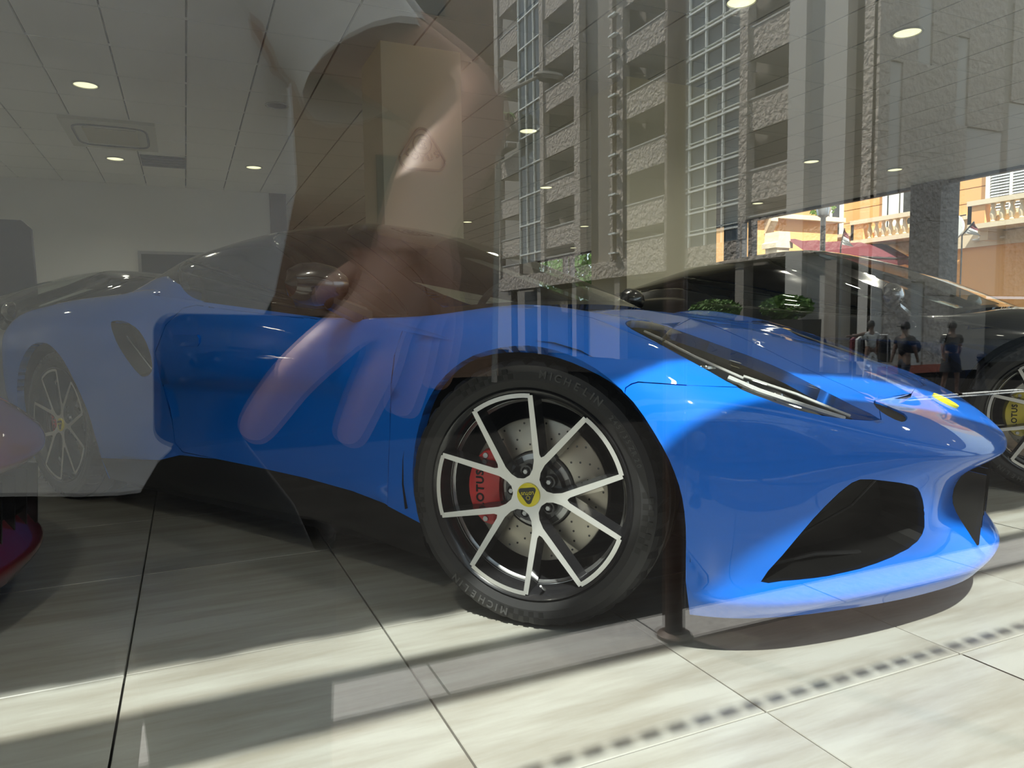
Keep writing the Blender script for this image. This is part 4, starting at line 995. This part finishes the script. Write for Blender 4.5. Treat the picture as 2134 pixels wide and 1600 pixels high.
sbox('curtain_glass', 24.1, 27.4, 5, ZT, -.12, -.10, GLZ)
for i in range(4): sbox('mullion', 24.1 + i * 1.1, 24.17 + i * 1.1, 5, ZT, -.12, .0, BARM)
for i in range(11): sbox('transom_bar', 24.1, 27.4, 5.5 + i * 1.9, 5.58 + i * 1.9, -.12, .02, BARM)
sbox('arcade_beam', .12, 31, 3.3, 4.2, -1.0, .1, ROUGH); sbox('arcade_wall', .3, 31, ZG, 3.3, -2.2, -2.0, DARKI)
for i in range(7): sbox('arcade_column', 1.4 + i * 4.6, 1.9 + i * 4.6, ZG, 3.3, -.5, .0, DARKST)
# end wall: alternating rough and smooth strips
rnd = random.Random(4); x = XF; ew = []
strips = [(20.785,21.3,'r'),(21.3,21.9,'s'),(21.9,22.6,'r'),(22.6,23.3,'s'),(23.3,24.6,'r'),(24.6,25.2,'s'),(25.2,27.2,'r'),(27.2,27.6,'d'),(27.6,31,'r'),(31,33,'s'),(33,36,'r')]
def ebox(name, x0, x1, z0, z1, d0, d1, m):
    b = MB(); vbox(b, (x0, YF - d1, z0), (x1, YF - d0, z1)); b.v = [v - SBL for v in b.v]; return b.build(name, m, sb)
for x0, x1, k in strips:
    z = ZG if x1 < 25 else 1.7
    while z < ZT:
        dz = min(rnd.uniform(2.2, 4.2), ZT - z); kk = k
        if rnd.random() < .22 and k != 'd': kk = 's' if k == 'r' else 'r'
        ebox('stone_panel', x0, x1, z, z + dz - .015, -.5, .10 if kk == 'r' else .03, {'r': ROUGH, 's': SMOOTH, 'd': DARKST}[kk]); z += dz
ebox('garage_opening', 25.2, 36, ZG, 1.7, -3, -2.6, DARKI); ebox('garage_side', 25.0, 25.2, ZG, 1.7, -3, 0, DARKST); ebox('plinth', XF-.02, 25.0, ZG, ZG+.28, .1, .14, mat('red_plinth', (.35,.10,.06,1), .8))
HEDGE = mat('hedge_green', (0.10, 0.20, 0.03, 1), .7)
for i, (t0, t1) in enumerate(((1.6,4.0),(5.2,8.2))):
    r = empty('hedge', mir((XF-.9, YF+(t0+t1)/2, ZG))); tag(r, ('green hedge in a dark planter nearest the stone corner', 'green hedge in a dark planter farther along the arcade')[i], 'hedge', 'arcade hedges')
    foliage('foliage', r, (0,0,2.35), (.5,(t1-t0)/2,.45), 1500, HEDGE, 11+i, .1); b = MB(); b.prism([(-.4,0),(-.45,1.9),(.45,1.9),(.4,0)], -(t1-t0)/2, (t1-t0)/2, 'Y'); b.build('planter', DARKI, r)
# balcony planter with a palm
pb = empty('balcony_planter', mir((XF-.62, YF+28.8, 12.6))); tag(pb, 'dark slatted balcony planter with a small palm, high on the stone block', 'planter')
for i in range(9): b = MB(); b.box((-.35,-1.3+i*.3,0),(-.28,-1.12+i*.3,2.2)); b.build('slat', DARKST, pb)
b = MB(); b.box((-.28,-1.4,0),(.4,1.5,.3)); b.build('trough', DARKST, pb)
for k in range(11):
    a = 2*PI*k/11; b = MB(); pts = [Vector((math.cos(a)*r*1.1, math.sin(a)*r*1.1, 2.2 + 1.1*r - 1.1*r*r)) for r in (0,.3,.6,.9,1.15)]; b.tube(pts, [.05,.12,.13,.09,.02], 4); b.build('frond', HEDGE, pb)
b = MB(); b.tube([(0,0,.3),(0,0,2.25)], .09, 8); b.build('stem', BARK, pb, True)
q = mir(at_y(1145, 160, 14.0)); q0 = mir(at_y(1040, 200, 14.0)); sl = empty('street_lamp', q); tag(sl, 'oval street lamp head on a long arm, mirrored high in the window', 'street lamp')
b = MB(); b.lathe([(0,-.10),(.25,-.08),(.36,0),(.30,.06),(0,.09)], 20); b.xf(Matrix.Diagonal((1,.55,1,1))); b.build('head', DARKST, sl, True); b = MB(); d = q0 - q; b.tube([(-.2,0,0), tuple(d*.6+Vector((0,0,.05))), tuple(d)], .035, 8)
b.tube([tuple(d), (d.x-.2, d.y, -q.z-.4)], .06, 8); b.build('arm', DARKST, sl, True)
# building opposite, behind the photographer
OPP = mat('opposite_render', (0.22, 0.13, 0.08, 1), .9, bump=(3, .5, .05), var=(2, .2, (1, 1, 1))); op = empty('opposite_building', mir((-12, 24, -1))); tag(op, 'brown rendered building on the far side of the street', 'building')
b = MB(); b.box((-40,-8,0),(22.3,0,20)); b.build('wall', OPP, op)
for i in range(10):
    for j in range(5):
        b = MB(); b.box((-36+i*6, .0, 1.5+j*3.6),(-33.5+i*6,.06,3.9+j*3.6)); b.build('window', DARKI, op)
# ------------------------------------------------------------------ people
SKIN = mat('skin', (0.46, 0.25, 0.17, 1), .5, bump=(90, .25, .002)); SKIND = mat('skin_dark', (0.12, 0.07, 0.05, 1), .6); HAIR = mat('hair_dark', (0.012, 0.01, 0.008, 1), .6); SHIRTB = mat('cloth_black', (0.006, 0.006, 0.008, 1), .85); NAVY = mat('cloth_navy', (0.006, 0.009, 0.02, 1), .85)
WHITEC = mat('white_cotton', (0.80, 0.80, 0.80, 1), .9, bump=(2.6, .8, .09)); GREYC = mat('cloth_pale', (0.4,0.4,0.38,1), .9); TROUS = mat('cloth_trousers', (0.02,0.02,0.022,1), .9)
def skin(name, chains, m, parent, sub=2, root=None):
    """chains: lists of (point, radius); points shared by position are welded"""
    vs = []; rs = []; key = {}; es = []
    for ch in chains:
        prev = None
        for p, r in ch:
            k = tuple(round(c, 4) for c in p)
            if k not in key: key[k] = len(vs); vs.append(Vector(p)); rs.append(r)
            i = key[k]
            if prev is not None and prev != i: es.append((prev, i))
            prev = i
    me = bpy.data.meshes.new(name); me.from_pydata([tuple(v) for v in vs], es, []); me.update()
    o = bpy.data.objects.new(name, me); COL.objects.link(o); md = o.modifiers.new('s', 'SKIN'); md.use_smooth_shade = True; md.branch_smoothing = .6
    for i, sv in enumerate(me.skin_vertices[0].data): sv.radius = (rs[i], rs[i]) if not isinstance(rs[i], tuple) else rs[i]; sv.use_root = (i == 0)
    m2 = o.modifiers.new('d', 'SUBSURF'); m2.levels = m2.render_levels = sub
    dg = bpy.context.evaluated_depsgraph_get(); dg.update(); nm = bpy.data.meshes.new_from_object(o.evaluated_get(dg)); bpy.data.objects.remove(o); bpy.data.meshes.remove(me)
    nm.materials.clear(); nm.materials.append(m); nm.polygons.foreach_set('use_smooth', [True] * len(nm.polygons))
    o = bpy.data.objects.new(name, nm); COL.objects.link(o); o.parent = parent; return o
def pedestrian(pos, yaw, lab, top, bottom, h=1.75, stride=.16, skirt=False, cap=False, pack=False, arm=None, sk=SKIND):
    r = empty('person', mir(pos), yaw); tag(r, lab, 'person', 'people walking across the street'); k = h / 1.75; S_ = lambda x, y, z: (x*k, y*k, z*k)
    body = [[(S_(0,0,.95),.12*k),(S_(0,0,1.15),.115*k),(S_(0,0,1.36),.13*k),(S_(0,0,1.48),.06*k),(S_(0,.01,1.54),.055*k),(S_(0,.02,1.62),.085*k),(S_(0,.01,1.70),.075*k)]]
    for s_, d in ((1, stride), (-1, -stride)):
        body.append([(S_(0,0,.95),.12*k),(S_(s_*.10,0,.88),.095*k),(S_(s_*.10,d*.55+.03,.50),.06*k),(S_(s_*.10,d-.03,.10),.042*k),(S_(s_*.11,d+.06,.035),.035*k),(S_(s_*.11,d+.16,.03),.028*k)])
        a = [(S_(0,0,1.36),.13*k),(S_(s_*.19,0,1.41),.06*k)]
        if arm and s_ == arm[0]: a += [(S_(s_*.45,.0,1.36),.042*k),(S_(s_*.72,.02,1.34),.03*k),(S_(s_*.82,.02,1.33),.03*k)]
        else: a += [(S_(s_*.25,-d*.3,1.13),.045*k),(S_(s_*.25,-d*.8,.90),.032*k),(S_(s_*.25,-d*.9+.01,.82),.03*k)]
        body.append(a)
    skin('body', body, sk, r, 1)
    skin('shirt', [[(S_(0,0,.93),.165*k),(S_(0,0,1.15),.16*k),(S_(0,0,1.37),.165*k),(S_(0,0,1.46),.085*k)], [(S_(0,0,1.37),.165*k),(S_(.20,0,1.42),.085*k),(S_(.245,-.02,1.22),.075*k)], [(S_(0,0,1.37),.165*k),(S_(-.20,0,1.42),.085*k),(S_(-.245,.02,1.22),.075*k)]], top, r, 1)
    if skirt: b = MB(); b.lathe([(.15*k,1.0*k),(.20*k,.85*k),(.24*k,.55*k),(.23*k,.55*k)], 14); b.build('skirt', bottom, r, True)
    else: skin('trousers', [[(S_(0,0,.98),.14*k),(S_(0,0,.92),.15*k)]] + [[(S_(0,0,.92),.15*k),(S_(s_*.10,0,.84),.115*k),(S_(s_*.10,d*.55+.03,.50),.085*k),(S_(s_*.10,d-.03,.12),.07*k)] for s_, d in ((1, stride), (-1, -stride))], bottom, r, 1)
    b = MB(); b.lathe([(.0,1.775*k),(.06*k,1.765*k),(.098*k,1.70*k),(.102*k,1.64*k),(.094*k,1.60*k)], 14)
    if cap: b.prism([(-.07*k,.06*k),(-.06*k,.19*k),(.06*k,.19*k),(.07*k,.06*k)], 1.655*k, 1.67*k, 'Z')
    b.build('cap' if cap else 'hair', HAIR, r, True)
    b = MB(); b.add([(-.015*k,.095*k,1.60*k),(.015*k,.095*k,1.60*k),(0,.125*k,1.595*k),(0,.09*k,1.64*k)], [(0,1,2),(0,2,3),(1,3,2),(0,3,1)]); b.build('nose', sk, r)
    if pack:
        skin('backpack', [[(S_(0,-.20,1.02),.17*k),(S_(0,-.24,1.2),.19*k),(S_(0,-.20,1.38),.13*k)]], NAVY, r, 1)
    return r
pedestrian((15.1, 11.4, -.997), math.radians(100), 'person in a dark cap with a large backpack walking', SHIRTB, NAVY, cap=True, pack=True)
pedestrian((16.8, 11.45, -.997), math.radians(20), 'person in a black top and short dark skirt walking', SHIRTB, SHIRTB, skirt=True, stride=.12)
pedestrian((17.9, 14.6, -1), math.radians(10), 'slim person in a pale shirt with one arm held out', GREYC, GREYC, h=1.8, stride=.05, arm=(-1,), sk=SKIND)
def bollard(pos, h, lab):
    r = empty('bollard', mir(pos)); tag(r, lab, 'bollard', 'street bollards'); b = MB(); b.lathe([(.17,0),(.17,.06),(.12,.12),(.10,.3*h),(.07,.78*h),(.10,.80*h),(.10,.83*h)], 16); b.build('shaft', SHIRTB, r, True)
    b = MB(); b.lathe([(.04,.82*h),(.09,.86*h),(.105,.91*h),(.08,.97*h),(0,h)], 16); b.build('ball', SHIRTB, r, True)
bollard((18.4, 11.75, -1), .95, 'tall dark bollard right of the walking people'); bollard((17.4, 13.2, -1), .9, 'dark ball-topped bollard left of the backpack walker')
q = mir((18.6, 15.2, -1)); cr_ = empty('clothes_rail', q); tag(cr_, 'rail of hanging clothes by the arcade corner', 'clothes rail'); b = MB(); b.tube([(0,-.6,0),(0,-.6,1.4),(0,.6,1.4),(0,.6,0)], .02, 6); b.build('frame', STEEL, cr_)
for k in range(6): b = MB(); y = -.5 + k*.2; b.prism([(-.22,.6),(-.2,1.25),(0,1.38),(.2,1.25),(.22,.6)], y-.04, y+.04, 'Y'); b.build('garment', (MAROON, GREYC, SHIRTB)[k % 3], cr_)
# the photographer with the phone, just outside the glass
ph = empty('photographer', mir((-.1, .9, -.3))); PL = Vector(ph.location); tag(ph, 'person in a white t-shirt holding a phone up to the shop window', 'person')
def V(px, py, yv): return mir(at_y(px, py, yv)) - PL
def Vx(x, yv, z): return mir((x, yv, z)) - PL
sh, sl_ = V(650,0,.83), Vx(-.30,.94,1.16)
chest, belly, pel = Vx(-.06,.88,.98), Vx(-.12,.90,.76), Vx(-.16,.92,.60)
el, wr, pm = V(985,235,.72), V(872,455,.52), V(842,560,.455)
kn = V(800,640,.43)
hd = [(pel,.10),(belly,.10),(chest,.10),(Vx(-.08,.90,1.26),.06),(Vx(-.07,.87,1.38),.06),(Vx(-.06,.84,1.48),.09),(Vx(-.06,.84,1.57),.08)]
hand = [[(chest,.10),(sh,.065),(el,.052),(V(925,340,.62),.042),(wr,.029),(pm,.034),(kn,.026)],
 [(kn,.026),(V(752,655,.412),.0145),(V(612,782,.405),.0125),(V(552,860,.405),.0115),(V(512,920,.409),.0095)],
 [(kn,.026),(V(812,720,.425),.0135),(V(765,815,.412),.0120),(V(735,885,.412),.0105),(V(718,930,.414),.009)],
 [(pm,.034),(V(880,690,.46),.013),(V(850,800,.445),.012),(V(830,870,.445),.010)],
 [(pm,.034),(V(930,660,.48),.012),(V(915,760,.47),.010),(V(900,815,.47),.009)],
 [(pm,.034),(V(770,560,.455),.014),(V(700,610,.452),.012),(V(660,640,.450),.010)],
 [(chest,.10),(sl_,.07),(Vx(-.42,.92,.82),.05),(Vx(-.36,.70,.66),.035),(Vx(-.30,.64,.64),.03)],
 hd,
 [(pel,.10),(Vx(.03,.93,.52),.07),(Vx(.03,.92,.16),.05),(Vx(.03,.95,-.20),.045),(Vx(.04,.85,-.27),.035)],
 [(pel,.10),(Vx(-.20,.93,.52),.07),(Vx(-.205,.93,.16),.05),(Vx(-.20,.98,-.20),.045),(Vx(-.20,.88,-.27),.035)]]
skin('body', [hd] + [c for c in hand if c is not hd], SKIN, ph, 2)
secs = [(-.225,.90,.610,.235,.165),(-.21,.90,.65,.232,.160),(-.17,.90,.70,.225,.155),(-.13,.89,.80,.225,.150),(-.11,.88,.93,.225,.150),(-.11,.88,1.08,.23,.145),(-.10,.89,1.20,.225,.130),(-.09,.89,1.27,.17,.11),(-.08,.885,1.31,.085,.08)]
b = MB(); vs = []; n = 44
for i, (x, yv, z, rx, ry) in enumerate(secs):
    for k in range(n):
        a = 2*PI*k/n; w_ = 1 + .05 * noise.noise(Vector((math.cos(a)*3, math.sin(a)*3, z*5))) * (2 if i < 7 else 1)
        vs.append(Vx(x + rx*w_*math.cos(a), yv + ry*w_*math.sin(a), z + (.012*math.sin(3*a) if i == 0 else 0)))
b.add(vs, [(i*n+k, i*n+(k+1) % n, (i+1)*n+(k+1) % n, (i+1)*n+k) for i in range(len(secs)-1) for k in range(n)])
b.tube([Vx(.0,.87,1.20), V(600,-30,.84), V(680,20,.81), V(735,90,.79), V(775,160,.775)], [.10,.098,.085,.075,.080], 18, cap=False)
b.tube([Vx(-.18,.89,1.20), Vx(-.28,.93,1.17), Vx(-.34,.96,1.02), Vx(-.40,.94,.93)], [.10,.098,.092,.10], 18, cap=False)
b.build('t_shirt', WHITEC, ph, True)
b = MB(); vs = []; n = 32; secs = [(-.165,.915,.73,.19,.13),(-.15,.92,.64,.20,.14),(-.10,.925,.54,.215,.145),(-.08,.93,.46,.225,.14),(-.08,.93,.43,.20,.11)]
for i, (x, yv, z, rx, ry) in enumerate(secs):
    for k in range(n): a = 2*PI*k/n; vs.append(Vx(x + rx*math.cos(a), yv + ry*math.sin(a), z))
b.add(vs, [(i*n+k, i*n+(k+1) % n, (i+1)*n+(k+1) % n, (i+1)*n+k) for i in range(len(secs)-1) for k in range(n)])
for sx in (.045, -.205): b.tube([Vx(sx,.93,.50), Vx(sx,.93,.38), Vx(sx,.92,.12), Vx(sx,.95,-.15), Vx(sx,.95,-.25)], [.12,.115,.10,.09,.092], 20, cap=False)
b.build('trousers', TROUS, ph, True)
b = MB(); c = Vx(-.06,.85,1.55); b.lathe([(.0,.12),(.06,.105),(.10,.05),(.103,-.01),(.09,-.05)], 18, 0, 'Z', c); b.build('hair', HAIR, ph, True)
for sx in (.04, -.20): b = MB(); b.prism([(-.05,-.10),(-.05,.12),(.0,.17),(.05,.12),(.05,-.10)], -.30, -.24, 'Z'); b.v = [v + Vx(sx,.93,0) for v in b.v]; b.build('shoe', SHIRTB, ph)
PHM = mat('phone_body', (0.012, 0.014, 0.018, 1), .25, .3); po = empty('smartphone', EYE); po.rotation_mode = 'QUATERNION'; po.rotation_quaternion = ROT.to_quaternion(); tag(po, 'dark smartphone held sideways against the shop window, lens outward', 'phone')
b = MB(); X0, X1, Y0, Y1, R_ = -.0105, .136, -.060, .0085, .010; out_ = []
for cx_, cy_, a0 in ((X1-R_,Y1-R_,0),(X0+R_,Y1-R_,90),(X0+R_,Y0+R_,180),(X1-R_,Y0+R_,270)):
    for j in range(7): a = math.radians(a0 + 15*j); out_.append((cx_ + R_*math.cos(a), cy_ + R_*math.sin(a)))
b.prism(out_, .004, .012, 'Z'); b.build('body', PHM, po); b = MB(); b.prism(out_, .0118, .0125, 'Z'); b.build('screen', GLOSSB, po)
b = MB(); b.box((-.008,-.024,.0025),(.026,.006,.004)); b.build('lens_island', PHM, po)
for x, y in ((0,0),(0,-.018),(.018,-.008)):
    b = MB(); b.lathe([(.0,.0022),(.006,.0022),(.0075,.0008),(.0085,.0008),(.0085,.0028)], 20, 0, 'Z', (x, y, 0)); b.build('lens_ring', GLOSSB, po, True)
